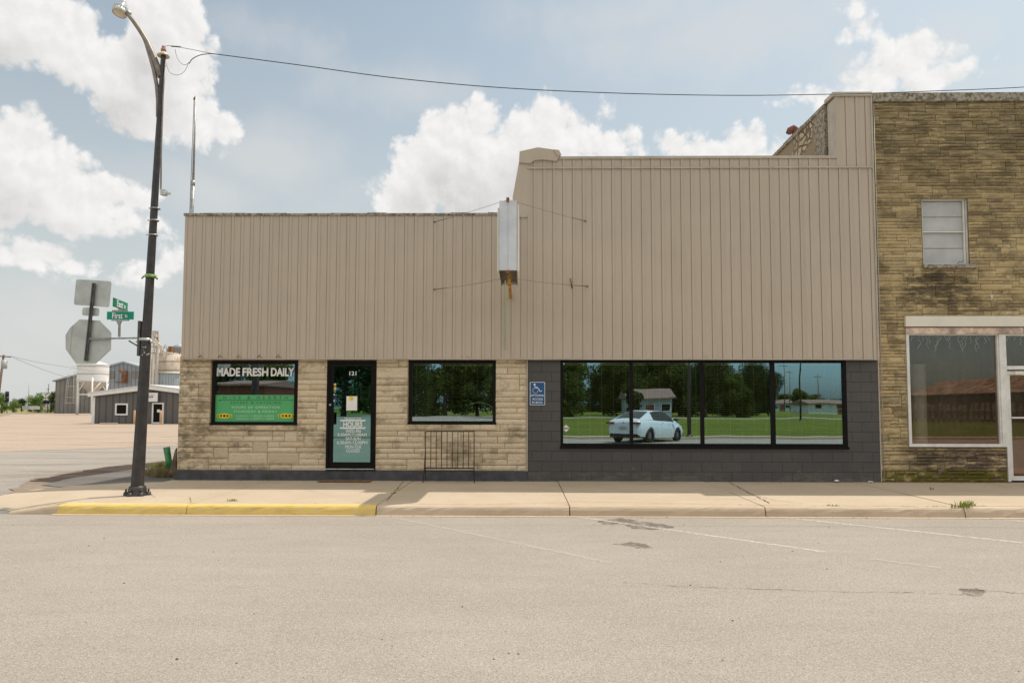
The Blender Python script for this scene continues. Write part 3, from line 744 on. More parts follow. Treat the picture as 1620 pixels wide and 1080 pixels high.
# cladding panels: flat sheet, standing battens with a shadow groove on their left
YC = D-.11
def cladding(mb, x0, x1, z0, z1, first, pitch, bw=.052, side_y=YC):
    n = 0; x = first; edges = [x0]
    while x < x1-.03:
        if x > x0+.02: edges.append(x)
        x += pitch
    edges.append(x1)
    for k in range(len(edges)-1):
        a, b_ = edges[k], edges[k+1]
        ga = .011 if k else 0
        if ga: mb.box(a, a+ga, YC+.014, YC+.05, z0, z1)                       # groove
        bb = min(a+ga+bw, b_)
        mb.box(a+ga, bb, YC-.010, YC+.05, z0, z1)                             # raised batten
        if bb < b_: mb.box(bb, b_, YC, YC+.05, z0, z1)
PIT = .2003
xs_l0 = WX(287, 560, YC); XQ = WX(834, 450, YC)
mb = MB(); cladding(mb, xs_l0, XQ, ZC, ZLOW-.035, xs_l0+.165, PIT); mb.build('metal_cladding', 'tan_cladding', bld)
XT = WX(1322, 200, YC); XRC = WX(1385, 450, YC)
ZT2 = WZ(1100, 265.5, YC)
mb = MB(); f0 = WX(843, 450, YC)
cladding(mb, XQ+.004, XRC, ZC, ZT2-.012, f0, PIT+.0025)
cladding(mb, XQ+.004, XT, ZT2+.012, WZ(1100, 251, YC), f0-.0, PIT+.0025)
cladding(mb, XT, XRC, ZT2+.0122, WZ(1350, 153, YC), f0+PIT*int((XT-f0)/PIT+1)+.05, PIT+.0025)
mb.build('metal_cladding', 'tan_cladding', bld)
mb = MB(); mb.box(XQ, XRC, YC-.03, YC+.03, ZT2-.018, ZT2+.012); mb.box(xs_l0-.01, XRC+.01, YC-.016, YC+.11, ZC-.022, ZC-.001)
mb.box(XRC+.001, XRC+.03, YC-.02, YC+.12, ZC, WZ(1376, 152, YC)); mb.box(XT-.03, XT-.001, YC-.018, YC+.3, WZ(1320, 249, YC), WZ(1322, 157, YC))
mb.build('trim_strip', 'cap_metal', bld)
# caps
mb = MB(); r_ = random.Random(5); x = xs_l0-.03; k = 0
while x < WX(812, 340, YC):
    x2 = min(x+.42*r_.uniform(.9, 1.1), WX(813, 340, YC)); mb.box(x+.004, x2-.002, YC-.03, YC+.30, ZLOW-.035, ZLOW+r_.uniform(.01, .026), 0, None, .006); x = x2
mb.build('parapet_cap', 'weathered_cap', bld)
mb = MB(); mb.box(WX(884, 250, YC), XT, YC-.03, YC+.3, WZ(1100, 251.5, YC), WZ(1100, 247.5, YC)); mb.build('parapet_cap', 'cap_metal', bld)
mb = MB(); mb.box(XT-.06, XRC+.02, YC-.035, YC+.38, WZ(1350, 153, YC), WZ(1350, 146.5, YC), 0, None, .006); mb.build('parapet_cap', 'cap_metal', bld)
# bent flashing and slanted sheet beside the step
def fp(px, py, Y=YC): return W(px, py, Y)
mb = MB(); mb.prism([fp(811, 312), fp(821, 257), fp(835.2, 259), fp(835.2, 340), fp(811, 340)], YC-.012, YC+.26)
mb.prism([fp(811, 340), fp(834, 340), fp(834, 344), fp(811, 344)], YC-.03, YC+.02)
mb.build('flashing_sheet', 'tan_cladding', bld)
mb = MB(); mb.prism([fp(821, 258), fp(822, 241), fp(851, 234.5), fp(882, 239), fp(887, 246), fp(884, 251), fp(880, 256), fp(858, 253.5), fp(845, 255), fp(838, 260)], YC-.05, YC+.33)
mb.prism([fp(876, 238.5), fp(884, 239.5), fp(888, 247), fp(882, 249)], YC-.075, YC-.045)
mb.build('bent_cap', 'tan_cladding', bld)
# parapet backing (solid behind the cladding)
mb = MB(); mb.box(xs_l0+.02, XM, YC+.052, D+.205, ZC+.052, ZLOW-.04); mb.box(XM, XRC-.02, YC+.052, D+.205, ZC+.052, WZ(1100, 252, YC)); mb.box(XT+.02, XRC-.02, YC+.052, D+.2, WZ(1100, 252, YC), WZ(1350, 153.5, YC))
mb.build('parapet_core', 'mortar', bld)
# little broken clips along the lower edge
for px in (318, 349, 378, 411, 441):
    mb = MB(); x = WX(px, 563, YC); z = ZC+.045
    mb.tube([(x-.05, YC-.02, z-.03), (x-.01, YC-.03, z), (x+.0, YC-.03, z+.03)], .006, 5); mb.tube([(x+.0, YC-.03, z+.02), (x+.02, YC-.04, z-.02), (x+.06, YC-.03, z-.03)], .005, 5); mb.build('cladding_clip', 'rust', bld)


# ---- windows
def ring(mb, x0, x1, z0, z1, y0, y1, w_, wb=None, mi=0):
    wb = wb or w_
    mb.box(x0, x0+w_, y0, y1, z0, z1, mi); mb.box(x1-w_, x1, y0, y1, z0, z1, mi)
    mb.box(x0+w_, x1-w_, y0, y1, z1-w_, z1, mi); mb.box(x0+w_, x1-w_, y0, y1, z0, z0+wb, mi)
def blind(x0, x1, z0, z1, y, parent, cut=None, pitch=.0425):
    mb = MB(); z = z1-.05; k = 0
    mb.box(x0, x1, y-.02, y+.03, z1-.045, z1)
    while z > z0:
        b_ = x1 if not cut or z > cut[1] else cut[0]
        mb.quad((x0, y-.018, z-.003), (b_, y-.018, z-.003), (b_, y+.018, z+.004), (x0, y+.018, z+.004)); mb.box(x0, b_, y-.019, y-.017, z-.006, z-.002)
        z -= pitch
    n = max(2, round((x1-x0)/.27))
    for i in range(n+1):
        x = x0+.05+(x1-x0-.1)*i/n; zz = z0 if not cut or x < cut[0] else cut[1]
        mb.box(x-.0035, x+.0035, y-.024, y-.021, zz, z1-.03)
    return mb.build('blind', 'blind_slat', parent)
def shopwindow(O, fw, panes=(), depth=.06, blindcut=None, blinds=True, bottom=None):
    w_ = thing('window', ((O[0]+O[1])/2, D, O[2]), None, None); w_.parent = bld; w_.location = Vector(w_['_w'])-Vector(bld['_w'])
    mb = MB(); ring(mb, O[0], O[1], O[2], O[3], D-.01, D+.10, fw, bottom)
    mb.box(O[0]-.01, O[1]+.01, D-.055, D-.011, O[2], O[2]+.045)
    for (a, b_) in panes: mb.box(a, b_, D-.002, D+.095, O[2]+(bottom or fw), O[3]-fw)
    mb.build('frame', 'black_frame', w_)
    xs = [O[0]+fw]+[v for p_ in panes for v in p_]+[O[1]-fw]
    for i in range(0, len(xs), 2):
        a, b_ = xs[i], xs[i+1]; mb = MB(); zb = O[2]+(bottom or fw)
        mb.quad((a-.003, D+.045, zb-.003), (b_+.003, D+.045, zb-.003), (b_+.003, D+.045, O[3]-fw+.003), (a-.003, D+.045, O[3]-fw+.003)); mb.build('pane', 'window_glass', w_)
        if blinds: blind(a+.02, b_-.02, zb+.01, O[3]-fw, D+.14, w_, blindcut)
    return w_
w1 = shopwindow(O1, .065, blinds=False); w2 = shopwindow(O2, .065, blindcut=(WX(714, 640), WZ(700, 628)))
ws = shopwindow(OS, .055, [(WX(996.5, 640), WX(1001.5, 640)), (WX(1108.8, 640), WX(1114, 640)), (WX(1220.5, 640), WX(1226.5, 640))], bottom=.10)
# lower rail of the left window shows a blind header
mb = MB(); mb.box(O1[0]+.08, O1[1]-.08, D+.10, D+.15, O1[3]-.115, O1[3]-.07); mb.build('blind', 'blind_slat', w1)
YG = D+.045
# ---- writing on the left window
def letters(txt, px0, px1, py0, py1, mat_, parent, bold=0., y=None, space=1., name='lettering'):
    y = YG-.004 if y is None else y
    pm = (px0+px1)/2; mb = text_fit(txt, WX(px0, (py0+py1)/2, y), WX(px1, (py0+py1)/2, y), WZ(pm, py1, y), WZ(pm, py0, y), y, bold, .001, space)
    return mb.build(name, mat_, parent)
for (s_, a, b_) in (('MADE', 343, 380), ('FRESH', 383.5, 424.5), ('DAILY', 428.5, 465.5)): letters(s_, a, b_, 581.5, 595, 'white_vinyl', w1, .045)
ban = thing('window_banner', (WX(405, 645, YG), YG-.01, WZ(405, 668)), 'green vinyl banner with sunflowers and opening hours in the left window', 'banner')
bx0, bx1 = WX(339.5, 645, YG-.006), WX(468.5, 645, YG-.006); bz0, bz1 = WZ(405, 667.5, YG-.006), WZ(405, 624.5, YG-.006)
mb = MB(); mb.box(bx0, bx1, YG-.0075, YG-.005, bz0, bz1); mb.build('sheet', 'banner_green', ban)
yb = YG-.0095
letters('HIVE & HEARTH', 353.5, 455.5, 626.2, 631.2, 'ink_green', ban, 0, yb, 1.9)
letters('EATERY & CATERING', 365, 444, 634.8, 638.8, 'ink_green', ban, 0, yb, 1.5)
letters('HOURS OF OPERATION', 367, 442, 642.2, 645.8, 'pale_ink', ban, .02, yb, 1.35)
letters('THURSDAY & FRIDAY', 369.5, 438.5, 648.6, 652.6, 'pale_ink', ban, 0, yb, 1.25)
letters('LUNCH 11:00AM-2:00PM', 374, 433, 656.3, 659.3, 'pale_ink', ban, 0, yb, 1.1)
letters('DINNER 5:00PM-7:00PM', 374, 433, 660.8, 663.8, 'pale_ink', ban, 0, yb, 1.1)
mb = MB(); mb.box(WX(347.5, 633, yb), WX(461.5, 633, yb), yb-.001, yb, WZ(405, 633.1, yb), WZ(405, 632.4, yb))
for px in (347.5, 461.5): mb.lathe([(.0001, -.001), (.014, -.001), (.014, .001), (.0001, .001)], n=10); o = len(mb.v)-40; mb.xf(Matrix.Translation((WX(px, 632.8, yb), yb, WZ(px, 632.8, yb))) @ Matrix.Rotation(pi/2, 4, 'X'), o)
mb.build('rule_line', 'ink_green', ban)
for (a, b_) in ((342.5, 367.5), (439.5, 466)):
    mb = MB(); z = WZ(a, 657.5, yb)
    for k in range(5):
        cx = WX(a+(b_-a)*(k+.5)/5, 657.5, yb); rr = .055 if k in (1, 2, 3) else .038; rr *= 1.15 if k == 2 else 1; m0 = []
        for q in range(32): rad = rr*(1 if q % 2 else .72); m0.append((cx+rad*cos(2*pi*q/32), z+rad*sin(2*pi*q/32)))
        mb.prism(m0, yb-.001-.0004*k, yb+.0005)
        sd = [(cx+rr*.42*cos(2*pi*q/14), z+rr*.42*sin(2*pi*q/14)) for q in range(14)]; mb.prism(sd, yb-.004-.0003*k, yb-.0015, 1)
    mb.build('sunflower_print', ['sunflower', 'seed_brown'], ban)
# ---- neon OPEN sign
neon = thing('neon_sign', (WX(752, 652, D+.09), D+.09, WZ(752, 668, D+.09)), 'unlit neon open sign inside the middle window', 'neon sign')
yn = D+.075
def ell(a0, a1, cx, cy, rx, ry, n=24): return [(WX(cx+rx*cos(R(a0+(a1-a0)*i/n)), cy-ry*sin(R(a0+(a1-a0)*i/n)), yn), yn, WZ(cx, cy-ry*sin(R(a0+(a1-a0)*i/n)), yn)) for i in range(n+1)]
mb = MB(); mb.tube(ell(130, -28, 758, 651, 23, 14.5), .012, 6); mb.tube(ell(188, 325, 747, 652, 25, 14), .012, 6); mb.build('oval_tube', 'neon_tube', neon)
mb = MB()
def pl(pts): mb.tube([(WX(x, y, yn), yn, WZ(x, y, yn)) for x, y in pts], .0035, 5)
mb.tube(ell(0, 360, 731, 650, 6.5, 8), .0035, 5); pl([(741, 659), (741, 643), (747, 643), (749.5, 647), (747, 651), (741, 651)]); pl([(759, 643), (752.5, 643), (752.5, 659), (759, 659)]); pl([(752.5, 651), (757, 651)]); pl([(762, 659), (764, 643), (769, 659), (771, 643)])
mb.build('letter_tubes', 'aluminium', neon)

# ---- door
dr = thing('door', (OD[0], D, OD[2]), None, None); dr.parent = bld; dr.location = Vector(dr['_w'])-Vector(bld['_w'])
mb = MB(); ring(mb, OD[0], OD[1], OD[2], OD[3], D-.02, D+.10, .045, .02)
gx0, gx1, gz0, gz1 = WX(527, 650), WX(586.5, 650), WZ(556, 731), WZ(556, 579)
mb.box(OD[0]+.047, gx0, D+.0, D+.05, OD[2]+.02, OD[3]-.047); mb.box(gx1, OD[1]-.047, D+.0, D+.05, OD[2]+.02, OD[3]-.047)
mb.box(gx0, gx1, D+.0, D+.05, OD[2]+.02, gz0); mb.box(gx0, gx1, D+.0, D+.05, gz1, OD[3]-.047)
mb.build('frame', 'black_frame', dr)
mb = MB(); mb.quad((gx0, D+.03, gz0), (gx1, D+.03, gz0), (gx1, D+.03, gz1), (gx0, D+.03, gz1)); mb.build('pane', 'door_glass', dr)
mb = MB(); mb.box(OD[0]+.01, OD[1]-.01, D-.06, D-.021, OD[2]-.0, OD[2]+.018); mb.build('threshold', 'aluminium', dr)
mb = MB(); mb.tube([(WX(522.5, 640), D-.012, WZ(522.5, 640)), (WX(522.5, 640), D+.0, WZ(522.5, 640))], .022, 14); mb.build('lock', 'silver', dr)
mb = MB(); xh = WX(528.5, 660); mb.box(xh-.02, xh+.02, D-.06, D-.035, WZ(528, 671), WZ(528, 652)); mb.box(xh-.012, xh+.012, D-.036, D+.001, WZ(528, 655), WZ(528, 653)); mb.box(xh-.012, xh+.012, D-.036, D+.001, WZ(528, 670), WZ(528, 668)); mb.build('handle', 'black_frame', dr)
ydg = D+.024
letters('121', 552.8, 563.8, 587.2, 593.5, 'white_vinyl', dr, .02, ydg)
for (s_, a, b_, c_, d_, bo) in (('THE DONUT STOP', 544.5, 571.5, 660.2, 663.2, .03), ('HOURS', 543, 573.5, 666.8, 675.3, .045), ('WED-FRI', 547, 571, 679.2, 684.2, .03), ('5:30AM-11:00AM', 534.2, 580.3, 684.9, 689.7, .03),
        ('SAT-SUN', 547, 570.6, 691, 695.8, .03), ('6:30AM-12:00PM', 533, 581.2, 697.2, 702.2, .03), ('MON-TUE', 546.2, 571.6, 703.7, 708.9, .03), ('CLOSED', 547.6, 569.5, 710, 715, .03)):
    letters(s_, a, b_, c_, d_, 'white_vinyl', dr, bo, ydg)
mb = MB()
for (c_, d_) in ((663.6, 666), (675.6, 678)): mb.box(WX(538, 665, ydg), WX(578.4, 665, ydg), ydg-.001, ydg, WZ(556, d_, ydg), WZ(556, c_, ydg))
mb.build('rule_bars', 'white_vinyl', dr)
nt = thing('paper_notice', (WX(556, 640, ydg), ydg, WZ(556, 649)), 'white paper notice with round gold emblem taped inside the black glass door', 'notice')
mb = MB(); mb.box(WX(548, 637, ydg), WX(565, 637, ydg), ydg-.0015, ydg-.0005, WZ(556, 649, ydg), WZ(556, 626.5, ydg)); mb.build('sheet', 'paper', nt)
mb = MB(); cx, cz = W(556, 630, ydg); mb.prism([(cx+.045*cos(2*pi*q/20), cz+.045*sin(2*pi*q/20)) for q in range(20)], ydg-.003, ydg-.0016); mb.build('emblem', 'sunflower', nt)
simple('stk_orange', (.55, .2, .05), .6); simple('stk_teal', (.08, .3, .33), .6)
st = thing('sticker_strip', (WX(530, 620, ydg), ydg, WZ(530, 635)), 'column of small coloured card stickers on the left edge of the door glass', 'stickers')
for k, (py0, py1, mm) in enumerate(((606.5, 609, 'paper'), (609, 612.5, 'stk_orange'), (612.5, 617, 'sunflower'), (617, 621, 'stk_teal'), (622.5, 625.5, 'paper'), (625.5, 629, 'tail_red'), (629, 632, 'sign_blue'), (632, 635.5, 'paper'))):
    mb = MB(); c0 = 528 if k < 4 else 527.3; mb.box(WX(c0, 620, ydg), WX(c0+(3.6 if k < 4 else 2.4), 620, ydg), ydg-.0015, ydg-.0005, WZ(c0, py1-.3, ydg), WZ(c0, py0, ydg)); mb.build('sticker', mm, st)
# things on the counter seen through the door glass
dsp = thing('display_board', (WX(555, 640, D+1.2), D+1.2, 1.0), 'green menu poster standing inside behind the door glass', 'poster')
mb = MB(); mb.box(WX(554, 600, D+1.2), WX(567, 600, D+1.2), D+1.2, D+1.23, WZ(560, 650, D+1.2), WZ(560, 612, D+1.2)); mb.build('panel', 'leaf_mid' if False else 'banner_green', dsp)
pf = thing('picture_frame', (WX(577, 640, D+1.2), D+1.2, 1.2), 'empty silver picture frame inside behind the right of the door glass', 'picture frame')
mb = MB(); ring(mb, WX(570, 620, D+1.2), WX(585, 620, D+1.2), WZ(577, 631, D+1.2), WZ(577, 611, D+1.2), D+1.19, D+1.21, .018); mb.build('frame', 'aluminium', pf)
mb = MB(); mb.box(WX(571, 620, D+1.2), WX(584.5, 620, D+1.2), D+1.21, D+1.22, WZ(577, 630.5, D+1.2), WZ(577, 611.5, D+1.2)); mb.build('backing', 'interior_dark', pf)

# diamond sticker on the storefront
ds = thing('window_sticker', (WX(895.5, 677, YG), YG-.004, WZ(895.5, 684)), 'white diamond sticker with dark band low in the first pane of the wide window', 'sticker')
mb = MB(); mb.prism([fp(895.5, 671.5, YG-.003), fp(901.8, 677.3, YG-.003), fp(895.5, 683, YG-.003), fp(889.3, 677.3, YG-.003)], YG-.0035, YG-.0025); mb.build('diamond', 'white_vinyl', ds)
mb = MB(); mb.box(WX(890.5, 677, YG), WX(900.7, 677, YG), YG-.0055, YG-.004, WZ(895, 678.2, YG), WZ(895, 676.6, YG)); mb.build('band', 'black_plastic', ds)

# ---- accessible-entrance sign
ys = D-.03
sg = thing('access_sign', (WX(850, 640, ys), ys, WZ(850, 640.5, ys)), 'blue and white wheelchair access sign on the grey block wall', 'sign')
sx0, sx1, sz0, sz1 = WX(838.3, 622, ys), WX(862.2, 622, ys), WZ(850, 640.5, ys), WZ(850, 604, ys)
def rrect(x0, x1, z0, z1, r_, n=5):
    out = []
    for (cx, cz, a0) in ((x1-r_, z0+r_, -90), (x1-r_, z1-r_, 0), (x0+r_, z1-r_, 90), (x0+r_, z0+r_, 180)):
        for i in range(n+1): a = R(a0+90*i/n); out.append((cx+r_*cos(a), cz+r_*sin(a)))
    return out
mb = MB(); mb.prism(rrect(sx0, sx1, sz0, sz1, .02), ys-.002, ys+.008); mb.build('border', 'sign_white', sg)
mb = MB(); mb.prism(rrect(sx0+.010, sx1-.010, sz0+.010, sz1-.010, .015), ys-.004, ys-.0022); mb.build('panel', 'sign_blue', sg)
yl = ys-.006
mb = MB()
def sp(px, py): x, z = W(px, py, yl); return (x, yl, z)
hc = sp(845.8, 608); mb.prism([(hc[0]+.021*cos(2*pi*q/16), hc[2]+.021*sin(2*pi*q/16)) for q in range(16)], yl-.001, yl+.0015)
def strip(pts, w_):
    for (a, b_) in zip(pts, pts[1:]):
        a, b_ = Vector((a[0], a[2])), Vector((b_[0], b_[2])); d = (b_-a).normalized(); n_ = Vector((-d.y, d.x))*w_/2; a2 = a-d*w_*.3; b2 = b_+d*w_*.3
        mb.prism([tuple(a2-n_), tuple(b2-n_), tuple(b2+n_), tuple(a2+n_)], yl-.001, yl+.0015)
strip([sp(845.9, 609.5), sp(846.6, 613.4), sp(851.6, 613.8), sp(854.3, 619), sp(857, 618)], .014); strip([sp(846.2, 611.8), sp(850.4, 612)], .011)
wc = sp(847, 617.2); arc = [(wc[0]+.054*cos(R(a)), yl, wc[2]+.054*sin(R(a))) for a in range(125, 355, 14)]; strip(arc, .012)
mb.build('wheelchair_symbol', 'sign_white', sg)
for (s_, a, b_, c_, d_) in (('OPTIONAL', 839.6, 861, 623.6, 626.8), ('ACCESS', 842, 858.8, 629.4, 632.6), ('IN BACK', 841.8, 858.6, 634.6, 637.9)): letters(s_, a, b_, c_, d_, 'sign_white', sg, .015, yl)

# ---- projecting sign box
Y0, Y1 = D-2.3, D-.80
pj = thing('projecting_sign', (WX(803, 430, Y0), (Y0+Y1)/2, WZ(803, 428, Y0)), 'blank white box sign projecting from the front on rusty arms with guy wires', 'sign')
ax0, ax1 = WX(789.8, 380, Y0), WX(817.6, 380, Y0); az0, az1 = WZ(803, 427.5, Y0), WZ(803, 317.5, Y0)
mb = MB(); mb.box(ax0, (ax0+ax1)/2-.012, Y0, Y0+.02, az0, az1, 0, None, .004); mb.box((ax0+ax1)/2+.012, ax1, Y0, Y0+.02, az0, az1, 0, None, .004); mb.box((ax0+ax1)/2-.012, (ax0+ax1)/2+.012, Y0+.008, Y0+.02, az0, az1)
mb.box(ax0, ax1, Y0+.021, Y1, az1-.02, az1-.001); mb.box(ax0, ax1, Y1-.02, Y1, az0, az1-.021)
mb.build('casing', 'box_white', pj)
mb = MB(); mb.box(ax0-.035, ax0-.002, Y0+.08, Y1-.05, az0-.0, az1-.10, 0, None, .008); mb.build('face_panel', 'box_face', pj)
mb = MB(); mb.box(ax1+.002, ax1+.035, Y0+.08, Y1-.05, az0-.0, az1-.05, 0, None, .008); mb.build('face_panel', 'box_face', pj)
mb = MB(); mb.box(ax0+.002, ax1-.002, Y0+.03, Y1-.03, az0+.05, az0+.07); mb.box(ax0, ax0+.01, Y0+.022, Y1-.022, az0-.02, az1-.022); mb.box(ax1-.01, ax1, Y0+.022, Y1-.022, az0-.02, az1-.022); mb.build('underside', 'box_inside', pj)
xm = (ax0+ax1)/2
mb = MB(); mb.box(xm-.03, xm+.02, Y0-.03, Y0+.06, az1-.02, az1+.05); mb.box(xm-.02, xm+.02, Y0+.05, YC, az1-.0, az1+.035); mb.box(xm-.03, xm+.03, Y0-.01, Y0+.05, az0-.05, az0); mb.build('mounting_arm', 'rust', pj)
mb = MB(); mb.box(xm-.01, xm+.04, Y0+.4, YC, az0-.16, az0-.09); mb.box(xm-.015, xm+.045, Y0+.38, Y0+.46, az0-.18, az0+.0); mb.tube([(xm+.015, Y0+.42, az0-.17), (xm+.02, Y0+.42, az0-.25)], .02, 6); mb.build('mounting_arm', 'orange_rust', pj)
for (p_, q_, pz) in (((803, 316), (688, 351.5), 0), ((803, 316), (925, 350), 0), ((800, 436), (688, 458), 1), ((806, 437), (928, 453), 1)):
    a = (xm, Y0+.03, (az1+.03) if not pz else az0-.12); bx, bz = W(q_[0], q_[1], YC); b_ = (bx, YC-.02, bz); mb = MB()
    pts = [tuple(Vector(a).lerp(Vector(b_), i/10)-Vector((0, 0, .05*sin(pi*i/10)*(.4 if pz else .25)))) for i in range(11)]
    mb.tube(pts, .0038, 5); e = Vector(b_); d = (Vector(pts[-3])-e); mb.tube([tuple(e), tuple(e+d*.9)], .008, 6); mb.tube([(bx-.03 if q_[0] < 800 else bx+.03, YC-.005, bz), tuple(e)], .014, 6)
    mb.build('guy_wire', 'wire_grey', pj)
mb = MB(); mb.tube([(WX(905, 448, YC), YC-.02, WZ(905, 456, YC)), (WX(903, 448, YC), YC-.05, WZ(903, 448, YC)), (WX(902, 448, YC), YC-.03, WZ(902, 441, YC))], .013, 5); mb.build('hook', 'rust', pj)
mb = MB(); simple('cord_green', (.42, .58, .36), .6); mb.tube([(WX(799.5, 445, Y0+.4), Y0+.35, WZ(799, 445, Y0+.4)), (WX(800, 500, YC), YC-.12, WZ(799, 480, YC)), (WX(799, 552, YC), YC-.05, WZ(799, 553, YC))], .010, 6)
tag(mb.build('hanging_cord', 'cord_green'), 'pale green cord dangling below the blank projecting sign', 'cord')

# ================================================================== TALL STONE BUILDING
TX0 = XR+.03; TX1 = 14.0; TZ = WZ(1500, 147)
tb = thing('stone_building', (TX0, D, 0), 'tall weathered golden stone building with white framed shopfront at the right', 'building')
OW = rect(1459.5, 1533.5, 313.5, 418.5); OW = (OW[0], OW[1], OW[2], OW[3])
SF = rect(1435, 1590, 528, 706.5); XD0 = WX(1590, 640); ZH1 = WZ(1500, 500.5)
th = [(OW[0], OW[1], OW[2]-.09, OW[3]), (SF[0], TX1, SF[2], ZH1), (XD0, TX1, .0, SF[2]+.1)]
ZCOP = WZ(1500, 162)
mb = masonry(TX0, TX1, .16, ZCOP, D, th, .068, (.16, .62), .26, .030, .022, 23, .04, .009)
mb.build('stone_wall', 'gold_stone', tb)
mb = MB(); wall_with_holes(mb, TX0+.003, TX1, .02, ZCOP, D+.008, D+.24, [OW, (SF[0], TX1, SF[2], ZH1), (XD0, TX1, .0, SF[2]+.001)]); mb.box(TX0+.003, XD0, D-.03, D-.001, .0, .165)
mb.build('wall_core', 'mortar_gold', tb)
mb = MB(); mb.box(TX0-.0, TX1, D-.07, D+.30, ZCOP, TZ-.02, 0, None, .01); mb.build('coping', 'weathered_cap', tb)
# side wall rising over the shop roof, with sloped coping line
xs_ = WX(1322, 200, YC); zs1 = WZ(1320, 160)
mb = MB(); mb.box(xs_-.03, xs_+.3, D+.26, BK+1, .1, zs1-.02); mb.build('side_wall', 'rubble_stone', tb)
mb = MB(); r_ = random.Random(8); y = D+.27
while y < BK: mb.box(xs_-.07, xs_+.35, y, y+1.17, zs1-.02, zs1+.07+r_.uniform(-.01, .012), 0, None, .008); y += 1.18
mb.build('coping', 'weathered_cap', tb)
mb = MB(); mb.box(xs_-.06, xs_+.0, D+.27, D+.80, WZ(1320, 250), zs1-.03); mb.build('stucco_return', 'weathered_cap', tb)
mb = MB(); mb.box(TX0+.2, TX1, D+.31, BK, TZ-.9, TZ-.8); mb.box(TX0+.2, TX1, BK, BK+.2, 0, TZ-.5); mb.box(TX1-.2, TX1, D+.31, BK, 0, TZ-.3); mb.build('roof', 'weathered_cap', tb)
mb = MB(); mb.box(TX0+.2, TX1-.21, D+3.2, D+3.3, .1, 7.0); mb.box(TX0+.2, TX1-.21, D+.25, D+3.2, .12, .2); mb.box(TX0+.2, TX1-.21, D+.25, D+3.2, 3.6, 3.7); mb.build('interior', 'interior_dark', tb)
# roof vent with bent cowl on the side wall
yv = D+7.2; vx, vz = W(1258, 217, yv)
vp = thing('roof_vent', (vx, yv, vz-.2), None, None); vp.parent = tb; vp.location = Vector(vp['_w'])-Vector(tb['_w'])
mb = MB(); mb.tube([(vx, yv, vz-.5), (vx, yv, vz+.02)], .05, 10); mb.build('pipe', 'pink_board', vp)
mb = MB(); mb.tube([(vx, yv, vz), (vx, yv, vz+.12), (vx+.03, yv, vz+.2), (vx-.06, yv, vz+.27), (vx-.16, yv, vz+.22), (vx-.20, yv, vz+.12)], [.085, .10, .12, .12, .10, .09], 10); mb.build('cowl', 'brick_red', vp)
mb = MB(); mb.tube([(TX0+.04, D-.02, .2), (TX0+.04, D-.02, TZ-.2)], .012, 5); mb.build('caulk_bead', 'cap_metal', tb)
# upper window (panelled white blind)
uw = thing('window', (OW[0], D, OW[2]), None, None); uw.parent = tb; uw.location = Vector(uw['_w'])-Vector(tb['_w'])
mb = MB(); ring(mb, OW[0], OW[1], OW[2], OW[3], D+.05, D+.12, .035); mb.box(OW[1]-.075, OW[1]-.05, D+.06, D+.10, OW[2]+.035, OW[3]-.036); mb.box(OW[0]+.036, OW[1]-.076, D+.055, D+.1, (OW[2]+OW[3])/2-.01, (OW[2]+OW[3])/2+.01)
mb.build('frame', 'white_frame', uw)
simple('frosted_panel', (.50, .50, .49), .6, 0, .12, 1.5, .004, 8)
mb = MB(); hh = (OW[3]-OW[2]-.07)/4
for k in range(4): mb.box(OW[0]+.036, OW[1]-.05, D+.105+.004*(k % 2), D+.13, OW[2]+.036+hh*k, OW[2]+.035+hh*(k+1)-.012)
mb.build('panel', 'frosted_panel', uw)
mb = MB(); mb.box(OW[0]-.03, OW[1]+.09, D-.085, D+.05, OW[2]-.085, OW[2]-.004, 0, None, .008); mb.build('sill', 'weathered_cap', uw)
mb = MB(); cx, cz = W(1520, 416); mb.tube([(cx-.06, D+.02, cz-.02), (cx-.02, D+.0, cz+.03), (cx+.02, D+.01, cz+.01), (cx+.05, D+.0, cz+.05)], .006, 5); mb.build('loose_wire', 'cable_black', uw)
# header panel and board
mb = MB(); mb.box(SF[0]-.02, TX1, D-.075, D+.03, WZ(1500, 517), ZH1+.0, 0, None, .006); mb.build('header_panel', 'cream_panel', tb)
mb = MB(); mb.box(SF[0]-.01, WX(1617, 523), D-.05, D+.04, WZ(1500, 528.5), WZ(1500, 518.6), 0, None, .01); mb.build('header_board', 'pink_board', tb)
mb = MB(); mb.box(SF[0]-.01, TX1, D-.03, D+.04, WZ(1500, 518.5), WZ(1500, 517.1)); mb.build('header_gap', 'brick_red', tb)
# shopfront window
sf = thing('shopfront_window', (SF[0], D, SF[2]), None, None); sf.parent = tb; sf.location = Vector(sf['_w'])-Vector(tb['_w'])
ZS0 = SF[2]; ZS1 = WZ(1500, 528.6); gx = WX(1582, 620); 
mb = MB(); mb.box(SF[0], SF[0]+.055, D-.03, D+.1, ZS0, ZS1); mb.box(SF[0]+.055, gx, D-.03, D+.1, ZS0, ZS0+.06); mb.box(SF[0]+.055, gx, D-.02, D+.1, ZS1-.02, ZS1); mb.box(gx, XD0-.005, D-.035, D+.11, ZS0-.0, ZS1)
mb.box(gx-.03, gx-.001, D-.01, D+.09, ZS0+.061, ZS1-.021)
mb.build('frame', 'white_frame', sf)
mb = MB(); mb.quad((SF[0]+.05, D+.04, ZS0+.05), (gx-.02, D+.04, ZS0+.05), (gx-.02, D+.04, ZS1-.01), (SF[0]+.05, D+.04, ZS1-.01)); mb.build('pane', 'shop_glass', sf)
